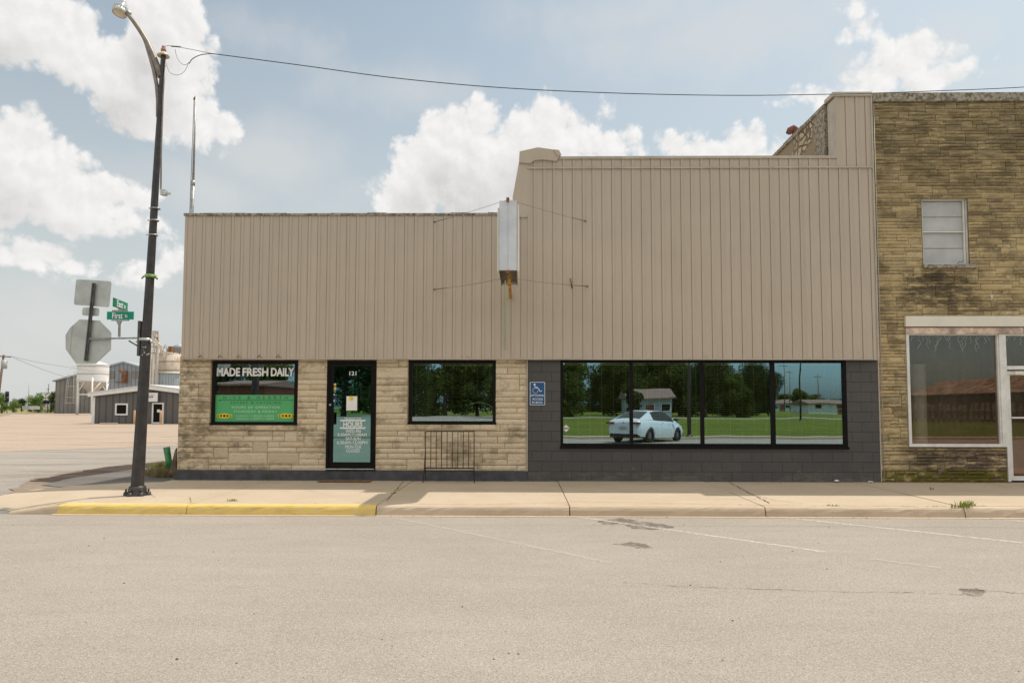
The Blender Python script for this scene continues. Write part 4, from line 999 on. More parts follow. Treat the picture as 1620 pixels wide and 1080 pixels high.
def curtain_mb(x0, x1, z0, z1, y, am=.03):
    mb = MB(); n = int((x1-x0)/.03); vs = []; r_ = random.Random(int(x0*5)); ph = 0
    for i in range(n+1):
        ph += r_.uniform(.3, .9); x = x0+(x1-x0)*i/n; yy = y+am*sin(ph); vs += [(x, yy, z0), (x+.01*sin(ph*.7), yy*1, z1)]
    mb.add(vs, [(2*i, 2*i+2, 2*i+3, 2*i+1) for i in range(n)], 0, None, True); return mb
curtain_mb(SF[0]+.35, TX1-.3, .3, 3.4, D+.55).build('curtain', 'curtain', sf)
mb = MB(); cx = WX(1451, 600, D+.3); mb.tube([(cx, D+.30, .2), (cx, D+.30, 2.55)], .16, 20); tag(mb.build('inner_column', 'frosted_panel'), 'pale round column standing inside at the left of the white framed shopfront', 'column')  # round column inside the shopfront
# icicle light string
il = MB(); r_ = random.Random(12); yz = D+.075
def px3(x, y): return (WX(x, y, yz), yz, WZ(x, y, yz))
il.tube([px3(1438, 532)]+[px3(1438+k*7.5, 532+1.2*sin(k*1.3)) for k in range(1, 20)], .0028, 4)
for (x, d) in ((1441, 6), (1454, 18), (1459, 6), (1464, 21), (1471, 9), (1482, 17), (1487, 22), (1494, 5), (1502, 18), (1505, 8), (1518, 22), (1527, 16), (1530, 21), (1536, 9), (1546, 23), (1551, 19), (1556, 11), (1561, 7)):
    pts = [px3(x, 531)]; yy = 531; xx = x
    while yy < 531+d: yy += 4.2; xx += r_.choice((-3.4, 2.8, -1.8, 1.8)); pts.append(px3(xx, yy))
    il.tube(pts, .007, 4)
il.tube([px3(1580, 545), px3(1581, 577)], .004, 4)
tag(il.build('icicle_lights', 'light_string'), 'white icicle light string hung inside the top of the shopfront window', 'light string')
il2 = MB()
for (x, d) in ((1597, 18), (1604, 8), (1617, 16)):
    pts = [px3(x, 531)]; yy = 531; xx = x
    while yy < 531+d: yy += 4.2; xx += r_.choice((-3.4, 2.8, -1.8, 1.8)); pts.append(px3(xx, yy))
    il2.tube(pts, .007, 4)
il2.tube([px3(1592, 532), px3(1612, 533), px3(1630, 532)], .0028, 4)
tag(il2.build('icicle_lights', 'light_string'), 'short icicle light string above the glass door at the far right', 'light string')
# glass door at the right edge
dd = thing('door', (XD0, D, .16), None, None); dd.parent = tb; dd.location = Vector(dd['_w'])-Vector(tb['_w'])
xA = XD0-.004; xB = xA+1.06; zt = WZ(1600, 579.5); zt2 = WZ(1600, 584.5)
mb = MB(); mb.box(xA, xA+.05, D-.03, D+.1, .17, ZS1); mb.box(xB, xB+.07, D-.03, D+.1, .17, ZS1); mb.box(xA+.051, xB-.001, D-.035, D+.1, zt2, zt+.01); mb.box(xA+.051, xB-.001, D-.02, D+.1, ZS1-.03, ZS1)
mb.box(xB+.071, TX1, D+.0, D+.1, .17, .5); mb.build('frame', 'white_frame', dd)
za = .28; zl = zt2-.03; zr = WZ(1610, 660)
mb = MB(); mb.box(xA+.055, xA+.12, D+.0, D+.05, .19, zl); mb.box(xB-.07, xB-.005, D+.0, D+.05, .19, zl); mb.box(xA+.121, xB-.071, D+.0, D+.05, .19, za); mb.box(xA+.121, xB-.071, D+.0, D+.05, zl-.08, zl); mb.box(xA+.121, xB-.071, D-.03, D+.02, zr-.02, zr+.01)
mb.build('leaf_frame', 'white_frame', dd)
mb = MB(); mb.quad((xA+.11, D+.03, za-.01), (xB-.06, D+.03, za-.01), (xB-.06, D+.03, zl-.07), (xA+.11, D+.03, zl-.07)); mb.quad((xA+.04, D+.05, zt), (xB+.01, D+.05, zt), (xB+.01, D+.05, ZS1-.02), (xA+.04, D+.05, ZS1-.02)); mb.quad((xB+.06, D+.05, .45), (TX1, D+.05, .45), (TX1, D+.05, ZS1-.02), (xB+.06, D+.05, ZS1-.02))
mb.build('pane', 'shop_glass', dd)
mb = MB(); cx, cz = W(1608, 590); mb.box(cx-.08, cx+.08, D-.09, D-.036, cz-.035, cz+.035, 0, None, .008); mb.tube([(cx-.2, D-.05, cz-.02), (cx-.05, D-.06, cz)], .012, 6); mb.build('door_closer', 'cream_panel', dd)
mb = MB(); cx, cz = W(1566, 470); mb.tube([(cx, D-.03, cz-.07), (cx, D-.06, cz-.01), (cx-.01, D-.06, cz+.02)], .018, 6); mb.box(cx-.035, cx+.02, D-.075, D-.03, cz+.01, cz+.035)
mb.build('wall_bracket', 'cream_panel', tb)

# ================================================================== STREET FURNITURE
LB = G(217, 783, SW); LY = LB[1]
def LP(px, py, dy=0.): x, z = W(px, py, LY+dy); return (x, LY+dy, z)
lamp = thing('street_lamp', (LB[0], LY, SW), 'tall leaning dark bronze street lamp with curved arm at the kerb', 'street lamp')
top = LP(258.5, 88)
mb = MB(); mb.tube([(LB[0], LY, SW+.12), tuple(Vector((LB[0], LY, SW+.12)).lerp(Vector(top), .5)), top], [.108, .070, .042], 8, smooth=False); mb.build('pole', 'pole_bronze', lamp)
mb = MB(); mb.lathe([(.001, 0), (.165, 0), (.165, .03), (.14, .05), (.15, .09), (.13, .15), (.118, .16)], (LB[0], LY, SW), 16)
for k in range(6):
    a = k*pi/3+.3; cx, cy = LB[0]+.175*cos(a), LY+.165*sin(a); mb.lathe([(.001, .065), (.035, .06), (.045, .0)], (cx, cy, SW), 8); mb.tube([(cx, cy, SW+.06), (cx, cy, SW+.11)], .018, 6)
mb.build('base', 'pole_bronze', lamp)
mb = MB(); p_ = Vector(top); mb.lathe([(.001, .0), (.07, .0), (.10, -.02), (.105, .0), (.05, .045), (.02, .09), (.001, .09)], tuple(p_+Vector((0, 0, .0))), 16); mb.tube([tuple(p_), tuple(p_+Vector((0, 0, .09)))], .014, 8); mb.build('pole_cap', 'lamp_glass', lamp)
mb = MB(); mb.lathe([(.001, .07), (.042, .07), (.046, .11), (.028, .125), (.036, .145), (.02, .155), (.03, .165), (.001, .175)], tuple(p_), 14); mb.build('insulator', 'insulator_pink', lamp)
mb = MB()
mb.tube([LP(*q) for q in ((254, 122), (250, 108), (243, 90), (233, 67), (222, 49), (213, 36), (205, 26), (200, 21))], [.055, .055, .05, .045, .042, .04, .035, .03], 8)
mb.tube([LP(*q, .0) for q in ((250, 185), (250, 160), (248, 135), (243, 110), (237, 88), (231, 68), (226, 56))], [.035]*7, 8)
mb.tube([LP(262, 97, -.02), LP(258, 150, -.02), LP(255, 240, -.04), LP(254.5, 300, -.06)], .014, 6)
mb.build('arm', 'lamp_arm_metal', lamp)
lc = Vector(LP(190, 18)); lum_ = thing('luminaire', lc, None, None); lum_.parent = lamp; lum_.location = lc-Vector(lamp['_w'])
rot = Matrix.Translation(lc) @ Matrix.Rotation(R(10), 4, 'Y') @ Matrix.Rotation(R(-12), 4, 'X')
mb = MB(); mb.lathe([(.05, .02), (.118, .03), (.125, -.01), (.118, -.055), (.11, -.06)], n=24)
for k in range(18):
    a = k*2*pi/18; mb.box(.055, .125, -.006, .006, .02, .075); o = len(mb.v)-8; mb.xf(Matrix.Rotation(a, 4, 'Z'), o)
mb.lathe([(.001, .17), (.035, .17), (.04, .10), (.05, .02)], n=14); mb.lathe([(.001, .30), (.022, .30), (.03, .17)], n=12)
mb.tube([(.05, 0, .06), (.13, 0, .03), (.2, 0, -.02)], .022, 8); mb.xf(rot); mb.build('housing', 'aluminium', lum_)
mb = MB(); mb.lathe([(.001, -.075), (.07, -.07), (.105, -.055), (.11, -.05)], n=24); mb.xf(rot); mb.build('lens', 'lamp_glass', lum_)
mb = MB(); q = LP(258, 305, -.05); mb.box(q[0]-.03, q[0]+.06, LY-.1, LY, q[2]-.05, q[2]+.05, 0, None, .008); mb.box(q[0]+.06, q[0]+.13, LY-.07, LY-.03, q[2]-.03, q[2]-.0); mb.build('photocell_box', 'aluminium', lamp)
for (py, hh, px) in ((437, .05, 238.5), (537, .045, 230)):
    mb = MB(); q = Vector(LP(px, py)); mb.tube([tuple(q-Vector((0, 0, hh/2))), tuple(q+Vector((.002, 0, hh/2)))], .098 if py < 500 else .106, 10)
    mb.tube([tuple(q+Vector((-.1, -.03, 0))), tuple(q+Vector((-.13, -.05, -.05)))], .015, 5); mb.tube([tuple(q+Vector((.1, -.03, 0))), tuple(q+Vector((.14, -.05, -.06)))], .018, 5)
    mb.build('tape_band', 'green_tape' if py < 500 else 'aluminium', lamp)
for (px, py) in ((246.5, 330), (244.5, 349), (242.5, 372)):
    mb = MB(); q = Vector(LP(px, py)); mb.tube([tuple(q-Vector((0, 0, .01))), tuple(q+Vector((0, 0, .01)))], .078, 8); mb.tube([tuple(q+Vector((-.085, -.02, 0))), tuple(q+Vector((-.11, -.03, 0)))], .01, 5); mb.build('strap', 'galvanised', lamp)
simple('peeled_paint', (.45, .45, .42), .6)
mb = MB(); r_ = random.Random(4)
for k in range(12):
    q = Vector(LP(231+r_.uniform(-7, 5), 553+r_.uniform(-5, 9), -.11)); s_ = r_.uniform(.006, .018)
    mb.prism([(q.x+s_*cos(a)*r_.uniform(.5, 1), q.z+s_*sin(a)*r_.uniform(.5, 1.3)) for a in (0, 1.1, 2.3, 3.4, 4.6, 5.4)], LY-.105, LY-.100)
mb.build('paint_scars', 'peeled_paint', lamp)

# power cable with its loose ends
def cable(name, pts, rad, mat_, label, cat, twist=0):
    mb = MB(); mb.tube(pts, rad, 6); return tag(mb.build(name, mat_), label, cat)
def qb(P_, n=40):      # smooth interpolation
    out = []; P_ = [Vector(p) for p in P_]
    for i in range(len(P_)-1):
        p0 = P_[max(i-1, 0)]; p1 = P_[i]; p2 = P_[i+1]; p3 = P_[min(i+2, len(P_)-1)]
        for k in range(n//(len(P_)-1)+1):
            t_ = k/(n//(len(P_)-1)+1); out.append(.5*((2*p1)+(p2-p0)*t_+(2*p0-5*p1+4*p2-p3)*t_*t_+(-p0+3*p1-3*p2+p3)*t_**3))
    out.append(P_[-1]); return out
cy = -.1
pc = thing('power_cable', LP(335, 85), 'black power cable sagging from the lamp post across the sky to the right', 'cable')
mb = MB(); mb.tube(qb([LP(335, 85, cy), LP(480, 104, cy), (LP(620, 123, cy)), LP(780, 138, cy), LP(960, 147, cy), LP(1150, 151, cy), LP(1320, 149, cy), LP(1480, 144, cy), LP(1660, 135, cy), LP(1900, 110, cy)], 60), .0075, 6); mb.build('cable', 'cable_black', pc)
mb = MB(); mb.tube(qb([LP(263, 73), LP(272, 73, cy), LP(300, 78, cy), LP(335, 85, cy)], 12), .005, 5); mb.tube([LP(271, 73.5, cy), LP(286, 74.5, cy)], .012, 6)
mb.tube(qb([LP(335, 85, cy), LP(318, 87, cy), LP(305, 93, cy), LP(299, 101, cy)], 15), .008, 5)
mb.tube(qb([LP(299, 99, cy), LP(292, 103, cy), LP(284, 98, cy), LP(279, 88, cy), LP(277, 78, cy)], 15), .004, 5); mb.tube(qb([LP(298, 101, cy), LP(291, 114, cy), LP(280, 119, cy), LP(268, 114, cy), LP(263, 100)], 15), .004, 5)
mb.build('loose_ends', 'insulator_pink' if False else 'wire_grey', pc)

# sign bracket, back of stop sign and plates, street names
sgb = thing('stop_sign', LP(140, 540), 'backs of octagonal stop sign and two plates on a perforated post left of the lamp', 'road sign')
def panel(name, poly, y0, thick, mats, parent, yawd=0, about=None):
    mb = MB(); mb.prism(poly, y0, y0+thick)
    if yawd: c_ = Vector((about[0], y0, 0)); mb.xf(Matrix.Translation(c_) @ Matrix.Rotation(R(yawd), 4, 'Z') @ Matrix.Translation(-c_))
    return mb.build(name, mats, parent)
def ppts(l, Y): return [W(x, y, Y) for x, y in l]
yp = LY-.02
panel('octagon_plate', ppts([(104, 552), (103.5, 530), (111, 518), (126, 505), (158, 507), (176, 526), (175.5, 553), (152, 575), (120, 575)], yp+.05), yp+.05, .006, 'sign_back', sgb)
panel('folded_edge', ppts([(104, 550), (105, 529), (114, 515), (110, 560)], yp+.04), yp+.044, .004, 'sign_back', sgb)
def softq(c, r_=2.2):
    out = []
    for i in range(4):
        p0, p1, p2 = Vector(c[i-1]), Vector(c[i]), Vector(c[(i+1) % 4]); d0 = (p0-p1).normalized()*r_; d2 = (p2-p1).normalized()*r_
        for k in range(5): t_ = k/4; out.append(tuple((p1+d0)*(1-t_)**2+p1*2*t_*(1-t_)+(p1+d2)*t_**2))
    return out
panel('square_plate', ppts(softq([(120.5, 441.5), (176.5, 445), (172.5, 486), (116.5, 482)], 4), yp+.05), yp+.05, .006, 'sign_back', sgb)
panel('small_plate', ppts(softq([(130.5, 486), (157.5, 487), (156.5, 500), (129.5, 499)], 4), yp+.05), yp+.05, .005, 'sign_back', sgb)
def perf(p, q, w_, name, parent, mat_='galvanised', y=None):
    a, b_ = Vector(p), Vector(q); d = b_-a; L = d.length; mb = MB(); d.normalize(); up = Vector((0, -1, 0)); s_ = d.cross(up).normalized()
    def bx(l0, l1, s0, s1, y0, y1):
        vs = [a+d*l+s_*ss+up*yy for l in (l0, l1) for ss in (s0, s1) for yy in (y0, y1)]; mb.add(vs, [(0,1,3,2),(4,6,7,5),(0,4,5,1),(2,3,7,6),(0,2,6,4),(1,5,7,3)])
    bx(0, L, -w_/2, -w_*.18, -.01, .02); bx(0, L, w_*.18, w_/2, -.01, .02); n = int(L/.028)
    for i in range(n+1): bx(L*i/n-.0045 if i else 0, min(L, L*i/n+.0045), -w_*.18, w_*.18, -.008, .018)
    return mb.build(name, mat_, parent)
perf(LP(136, 571), LP(149, 448), .052, 'post', sgb, 'dark_strut')
perf(LP(140, 536), LP(223, 534.5), .026, 'strut', sgb, 'galvanised')
mb = MB(); mb.tube([LP(204, 539), LP(221, 549)], .014, 6); mb.box(*[v for v in (LP(219.5, 540)[0], LP(223.5, 540)[0])], LY-.05, LY+.03, LP(221, 563)[2], LP(221, 508)[2]); mb.build('pole_bracket', 'dark_strut', sgb)
sn = thing('street_name_sign', LP(190, 532), 'green First Street name blade on a short post above the strut', 'street sign')
perf(LP(189, 533), LP(189.3, 510), .03, 'post', sn)
mb = MB(); mb.prism([LP(185, 508)[::2], LP(193.5, 508)[::2], LP(191, 513)[::2], LP(187.5, 513)[::2]], LY-.03, LY+.0); mb.box(LP(177, 506)[0], LP(204, 506)[0], LY-.022, LY+.01, LP(190, 507.5)[2], LP(190, 505.3)[2]); mb.box(LP(178, 492)[0], LP(202, 492)[0], LY-.022, LY+.01, LP(190, 492.5)[2], LP(190, 490.5)[2]); mb.build('blade_clamp', 'galvanised', sn)
yb2 = LY-.016; q0, q1 = W(169.3, 492.8, yb2), W(211, 505.3, yb2)
mb = MB(); mb.box(q0[0], q1[0], yb2, yb2+.012, q1[1], q0[1]); mb.build('blade', 'sign_green', sn)
text_fit('First', W(178, 500, yb2)[0], W(194.5, 500, yb2)[0], W(180, 504, yb2)[1], W(180, 494.6, yb2)[1], yb2-.003, .02, .002).build('lettering', 'sign_white', sn)
text_fit('St', W(198, 500, yb2)[0], W(202.3, 500, yb2)[0], W(200, 502.3, yb2)[1], W(200, 497.4, yb2)[1], yb2-.003, .02, .002).build('lettering', 'sign_white', sn)
se = thing('street_name_sign', LP(191, 490), 'green East Street name blade turned aside above the First Street blade', 'street sign')
hL = .335; c_ = Vector(LP(190.5, 482)); zt_, zb_ = W(180, 474.5, LY)[1], W(180, 489.5, LY)[1]; zt_ = c_.z+.075; zb_ = c_.z-.075
mt = Matrix.Translation((c_.x, c_.y, c_.z)) @ Matrix.Rotation(R(101), 4, 'Z')
mb = MB(); mb.box(-hL, hL, -.006, .006, -.075, .075); mb.xf(mt); mb.build('blade', 'sign_green', se)
mb = text_fit('East', -.19, .09, -.055, .055, -.009, .02, .002); mb.xf(mt); mb.build('lettering', 'sign_white', se)
mb = text_fit('St', .14, .21, -.045, .015, -.009, .02, .002); mb.xf(mt); mb.build('lettering', 'sign_white', se)
mb = MB(); mb.box(c_.x-.03, c_.x+.03, LY-.02, LY+.02, c_.z-.115, c_.z-.0745); mb.build('blade_clamp', 'galvanised', se)

# iron rack leaning under the middle window
ry = D-.32; rk = thing('iron_rack', (WX(711, 757, ry), ry, SW), 'black wrought iron rack with upright bars standing against the stone wall', 'rack')
X0, X1 = WX(673, 720, ry), WX(750, 720, ry); zt = WZ(711, 682, ry); zm = WZ(711, 741.5, ry)
mb = MB()
for x in (X0, X1): mb.tube([(x, ry, zm-.1), (x, ry, zt)], .009, 6)
mb.tube([(X0, ry, zt), (X1, ry, zt)], .011, 6); mb.tube([(X0, ry, zm+.02), (X1, ry, zm+.02)], .012, 6); mb.tube([(X0-.01, ry-.05, zm-.03), (X1+.01, ry-.05, zm-.03)], .009, 6); mb.build('frame', 'iron_rack', rk)
for k in range(8):
    mb = MB(); x = X0+(X1-X0)*(k+1)/9; mb.tube([(x, ry, zm+.02), (x, ry, zt)], .007, 6); mb.build('bar', 'iron_rack', rk)
for x, s_ in ((X0, -1), (X1, 1)):
    mb = MB(); mb.tube([(x+s_*.0, ry-.0, zm+.38), (x+s_*.01, ry-.1, zm-.06), (x+s_*.02, ry-.18, SW+.012)], .009, 6); mb.tube([(x, ry, zm-.1), (x+s_*.0, ry+.12, SW+.01)], .009, 6); mb.build('leg', 'iron_rack', rk)
    mb = MB(); mb.tube([(x, ry-.1, zm-.05), (x, ry+.08, zm-.0)], .008, 6); mb.build('leg_brace', 'iron_rack', rk)
# doormat
mx0, my0 = G(502, 763, SW); mx1, my1 = G(584, 757.5, SW)
mb = MB(); mb.box(mx0, WX(584, 758, my0), my0, D-.06, SW+.007, SW+.022, 0, None, .004); tag(mb.build('doormat', 'doormat'), 'worn brown doormat on the sidewalk below the glass door', 'doormat')
# leaning green post and dark board at the corner of the shop
gp = MB(); a = G(270, 752, .05); gy = a[1]; gp.tube([(WX(271, 752, gy), gy, .02), (WX(263.5, 706, gy), gy, WZ(263.5, 707, gy))], [.065, .075], 10)
tag(gp.build('marker_post', 'green_pipe'), 'leaning green plastic post stump at the left corner of the shop', 'post')
mb = MB(); y = D+.1; mb.prism([W(269, 748, y), W(280, 755, y), W(280.5, 708, y), W(278, 712, y)], y-.04, y); tag(mb.build('leaning_board', 'old_wood'), 'dark rotten wood board leaning on the shop corner beside the green post', 'board')
# litter
for k, (px, py, mm, lb) in enumerate(((762, 756.5, 'paper', 'crumpled white paper at the wall foot right of the iron rack'), (1311, 761, 'paper', 'white paper scrap, left of the pair at the foot of the grey wall'), (1324, 761.5, 'paper', 'white paper scrap, right of the pair at the foot of the grey wall'), (1378, 763.5, 'frosted_panel', 'flat grey stone flake where the grey and gold walls meet'))):
    x, y = G(px, py, SW+.01); r_ = random.Random(k); bm = bmesh.new(); bmesh.ops.create_icosphere(bm, subdivisions=2, radius=.04)
    for v in bm.verts: v.co = Vector((v.co.x*r_.uniform(1.2, 1.6), v.co.y*.8, v.co.z*(.45 if k else .8)))*r_.uniform(.7, 1.25)+Vector((x, y, SW+.03))
    mb = MB(); mb.bm(bm); tag(mb.build('paper_scrap' if mm == 'paper' else 'stone_flake', mm), lb, 'litter' if mm == 'paper' else 'stone')

# grit and dead leaves along the wall foot and in the gutter
r_ = random.Random(77); mb = MB()
for k in range(520):
    u = r_.random(); x = r_.uniform(-7.0, 10.2)
    if u < .5: y = D-.06-abs(r_.gauss(0, .09)); z = SW+.004
    elif u < .8: y = KY0-.03-abs(r_.gauss(0, .10)); z = .009
    elif u < .9: y = KY0+.17+r_.gauss(0, .03); z = SW+.006
    else: y = r_.uniform(KY0+.2, D-.1); z = SW+.006
    s_ = r_.uniform(.004, .016)*(1.4 if u < .5 else 1); a = r_.uniform(0, 6.28); h_ = r_.uniform(.001, .008)
    pts = [(x+s_*cos(a+q)*r_.uniform(.6, 1.2), y+s_*sin(a+q)*r_.uniform(.5, 1), z+(h_ if q > 3 else .001)) for q in (0, 1.5, 3.1, 4.6)]
    mb.add(pts, [(0, 1, 2, 3)], 0 if r_.random() < .6 else 1)
mb.build('debris', ['doormat', 'kerb_concrete'], kind='stuff', label='grit and dead leaf bits along the wall foot and gutter', cat='debris')
# antenna mast behind the shop
ay = D+4; an = thing('antenna_mast', (WX(303, 338, ay), ay, 0), 'thin weathered pole with pulley and cord rising behind the shop roof', 'pole')
def AP(px, py): x, z = W(px, py, ay); return (x, ay, z)
q = AP(303.5, 345); mb = MB(); mb.tube([(q[0], ay, 0), q, AP(305.5, 290)], .045, 8); mb.tube([AP(305.5, 292), AP(309.5, 152)], [.034, .022], 8); mb.tube([AP(305.4, 294), AP(305.6, 286)], .05, 8); mb.build('pole', 'galvanised', an)
mb = MB(); mb.tube([(q[0]-.07, ay, .5), AP(300, 340), AP(307, 158)], .008, 5); mb.tube([AP(307, 158), AP(308.5, 154)], .03, 6); mb.build('cord', 'wire_grey', an)

# ================================================================== BACKGROUND AT LEFT
def at(px, py, Y): x, z = W(px, py, Y); return (x, Y, z)
def bx3(px0, px1, py0, py1, Y, dep, mb, mi=0):  # box whose front face sits at Y
    x0, z1 = W(px0, py0, Y); x1, z0 = W(px1, py1, Y); mb.box(x0, x1, Y, Y+dep, z0, z1, mi)
# office
Yo = G(200, 670)[1]; OX0 = WX(146.5, 650, Yo); OX1 = WX(330, 650, Yo)
off = thing('office_building', (OX0, Yo, 0), 'small grey metal office with white trim behind the lamp post', 'building')
pk = W(240, 616, Yo); el_ = W(146.5, 626.5, Yo); er = W(332, 628, Yo)
mb = MB(); mb.prism([(OX0, 0), (OX1, 0), (OX1, er[1]), pk, (OX0, el_[1])], Yo, Yo+9); mb.build('wall', 'office_metal', off)
mb = MB(); th_ = W(200, 616, Yo)[1]-W(200, 620.5, Yo)[1]
mb.prism([(OX0-.3, el_[1]-.05), pk, (OX1+.3, er[1]-.02), (OX1+.3, er[1]+.32), (pk[0], pk[1]+.36), (OX0-.3, el_[1]+.26)], Yo-.35, Yo-.05); mb.prism([(OX0-.3, el_[1]+.27), (pk[0], pk[1]+.37), (OX1+.3, er[1]+.33), (OX1+.3, er[1]+.42), (pk[0], pk[1]+.46), (OX0-.3, el_[1]+.33)], Yo-.4, Yo+9.3); mb.build('roof', 'white_paint', off)
mb = MB(); mb.box(OX0-.02, OX0+.22, Yo-.06, Yo-.001, 0, el_[1]-.06); mb.build('corner_trim', 'white_paint', off)
wo_ = thing('window', at(193, 656, Yo), None, None); wo_.parent = off; wo_.location = Vector(wo_['_w'])-Vector(off['_w'])
x0, z1 = W(183, 637.8, Yo); x1, z0 = W(202.5, 656.6, Yo); mb = MB(); ring(mb, x0, x1, z0, z1, Yo-.08, Yo-.001, .14); mb.build('frame', 'white_paint', wo_)
mb = MB(); mb.box(x0+.14, x1-.14, Yo-.04, Yo-.002, z0+.14, z1-.14); mb.build('pane', 'black_frame', wo_)
do_ = thing('door', at(250, 669, Yo), None, None); do_.parent = off; do_.location = Vector(do_['_w'])-Vector(off['_w'])
x0, z1 = W(241.3, 636.8, Yo); x1, z0 = W(258.8, 669.5, Yo); mb = MB(); ring(mb, x0, x1, .02, z1, Yo-.08, Yo-.001, .13); mb.build('frame', 'white_paint', do_)
mb = MB(); mb.box(x0+.13, x1-.13, Yo-.04, Yo-.002, .15, z1-.13); mb.build('pane', 'black_frame', do_)
mb = MB(); bx3(248.5, 253, 647.5, 652, Yo-.06, .01, mb); mb.build('notice', 'paper', do_)
os_ = thing('office_sign', at(240, 635, Yo-.12), 'white rectangular wall sign with faint lettering above the office door', 'sign')
mb = MB(); bx3(231.5, 249, 621, 635, Yo-.5, .05, mb); mb.build('panel', 'white_paint', os_)
simple('faint_blue', (.25, .3, .5), .6); simple('faint_red', (.62, .3, .28), .6)
x0, z1 = W(234.5, 626, Yo-.51); x1, z0 = W(242.5, 628.8, Yo-.51); text_fit('COOP', x0, x1, z0, z1, Yo-.51, .02, .01).build('lettering', 'faint_blue', os_)
mb = MB(); bx3(235, 244, 623.6, 624.2, Yo-.515, .01, mb); mb.build('stripe', 'faint_red', os_)
for px in (212.8, 254.2):
    Yb = Yo-1.6; x = WX(px, 660, Yb); mb = MB(); mb.lathe([(.001, 0), (.085, 0), (.085, 1.15), (.06, 1.22), (.001, 1.24)], (x, Yb, 0), 12)
    tag(mb.build('bollard', 'bollard_orange'), 'orange bollard left of the lamp pole, before the grey office wall' if px < 230 else 'orange bollard standing in front of the office door', 'bollard', 'orange bollards by the office')
mb = MB(); x0 = WX(158, 670, Yo-1.8); x1 = WX(186, 670, Yo-1.8); mb.box(x0, x1, Yo-1.9, Yo-1.75, 0, .13, 0, None, .03); tag(mb.build('wheel_stop', 'walk_concrete'), 'low pale concrete wheel stop in front of the grey office', 'wheel stop')
# hopper bin
Yh = 128.; hb = thing('hopper_bin', at(147, 653, Yh), 'white hopper bottom grain bin on tall legs beside the grey shed', 'grain bin')
hx = WX(147, 600, Yh); hr = WX(169, 600, Yh)-hx; zt, zbm, zc = WZ(147, 576.5, Yh), WZ(147, 605, Yh), WZ(147, 622, Yh)
mb = MB(); mb.lathe([(hr, zbm), (hr, zt)], (hx, Yh, 0), 40); mb.build('body', 'bin_white', hb)
mb = MB(); mb.lathe([(hr+.05, zt), (hr*.25, WZ(147, 570.5, Yh)), (.3, WZ(147, 570, Yh)), (.001, WZ(147, 569, Yh))], (hx, Yh, 0), 32); mb.build('roof', 'white_paint', hb)
mb = MB(); mb.lathe([(hr-.05, zbm), (.35, zc), (.35, zc-.5)], (hx, Yh, 0), 32); mb.build('cone', 'bin_cone', hb)
for k in range(6):
    a = pi*k/3+pi; lx, ly = hx+hr*cos(a), Yh+hr*sin(a); mb = MB(); mb.tube([(lx, ly, 0), (lx, ly, zbm+.8)], .16, 6); mb.tube([(lx, ly, zc+.2), (hx+hr*cos(a+pi/6)*.98, Yh+hr*sin(a+pi/6)*.98, zbm)], .09, 5); mb.build('leg', 'white_paint', hb)
mb = MB(); zz = WZ(147, 624, Yh)
for k in range(6): a = pi*k/3; mb.tube([(hx+hr*cos(a), Yh+hr*sin(a), zz), (hx+hr*cos(a+pi/3), Yh+hr*sin(a+pi/3), zz)], .12, 5)
mb.build('ring_beam', 'white_paint', hb)
mb = MB(); lx = WX(122, 600, Yh)
for dx in (-.3, .3): mb.tube([(lx+dx, Yh-.5, 0 if dx > 0 else 2.0), (lx+dx, Yh-.5, zt+.6)], .05, 4)
for k in range(26): z = 2+k*.33; mb.tube([(lx-.3, Yh-.5, z), (lx+.3, Yh-.5, z)], .03, 4)
for k, z in enumerate((zt-.3, zt-2, zt-4, zt-6, zt-7.0)):
    w_ = .5+k*.12; mb.tube([(lx+.3, Yh-.5, z), (lx+.3-w_*1.4, Yh-.9, z), (lx-w_-.4, Yh-1.2, z), (lx-w_-.2, Yh-.5, z), (lx-.3, Yh-.5, z)], .035, 4)
for dx in (-1.0, -.7): mb.tube([(lx+dx-.35, Yh-1.1, zt-7.2), (lx+dx, Yh-1, zt-.2)], .03, 4)
mb.build('caged_ladder', 'white_paint', hb)
# big gabled shed
Ysh = 150.; sh = thing('storage_shed', at(140, 651, Ysh), 'large gabled corrugated grey metal shed behind the white bin', 'shed')
pl_, pe, pr_, pm_ = W(88, 603, Ysh), W(196, 573.8, Ysh), W(300, 603, Ysh), W(169.5, 581, Ysh)
mb = MB(); mb.prism([(pl_[0], 0), (pm_[0], 0), pm_, pl_], Ysh, Ysh+30); mb.build('wall', 'shed_metal', sh)
mb = MB(); mb.prism([(pm_[0], 0), (pr_[0], 0), pr_, pe, pm_], Ysh+.0, Ysh+30); mb.build('wall', 'shed_metal_blue', sh)
mb = MB(); mb.prism([(pl_[0]-.5, pl_[1]-.1), (pe[0], pe[1]), (pr_[0], pr_[1]), (pr_[0], pr_[1]+.3), (pe[0], pe[1]+.35), (pl_[0]-.5, pl_[1]+.2)], Ysh-.3, Ysh+30); mb.build('roof', 'tank_blue', sh)
for (a, b_) in ((169.5, 180.5), (209.6, 220)):
    mb = MB(); bx3(a, b_, 587, 598, Ysh-.15, .14, mb); mb.build('louvre', 'shed_metal', sh)
mb = MB(); bx3(192.5, 196.5, 586, 604, Ysh-1.2, 1.19, mb); mb.tube([at(191, 585, Ysh-1), at(197, 592, Ysh-1), at(194, 596, Ysh-1)], .35, 6); mb.tube([at(181, 604, Ysh-.5), at(202, 605, Ysh-.5)], .1, 5); mb.tube([at(187, 587, Ysh-.6), at(199, 587, Ysh-.6)], .12, 5); mb.build('hoist', 'rust', sh)
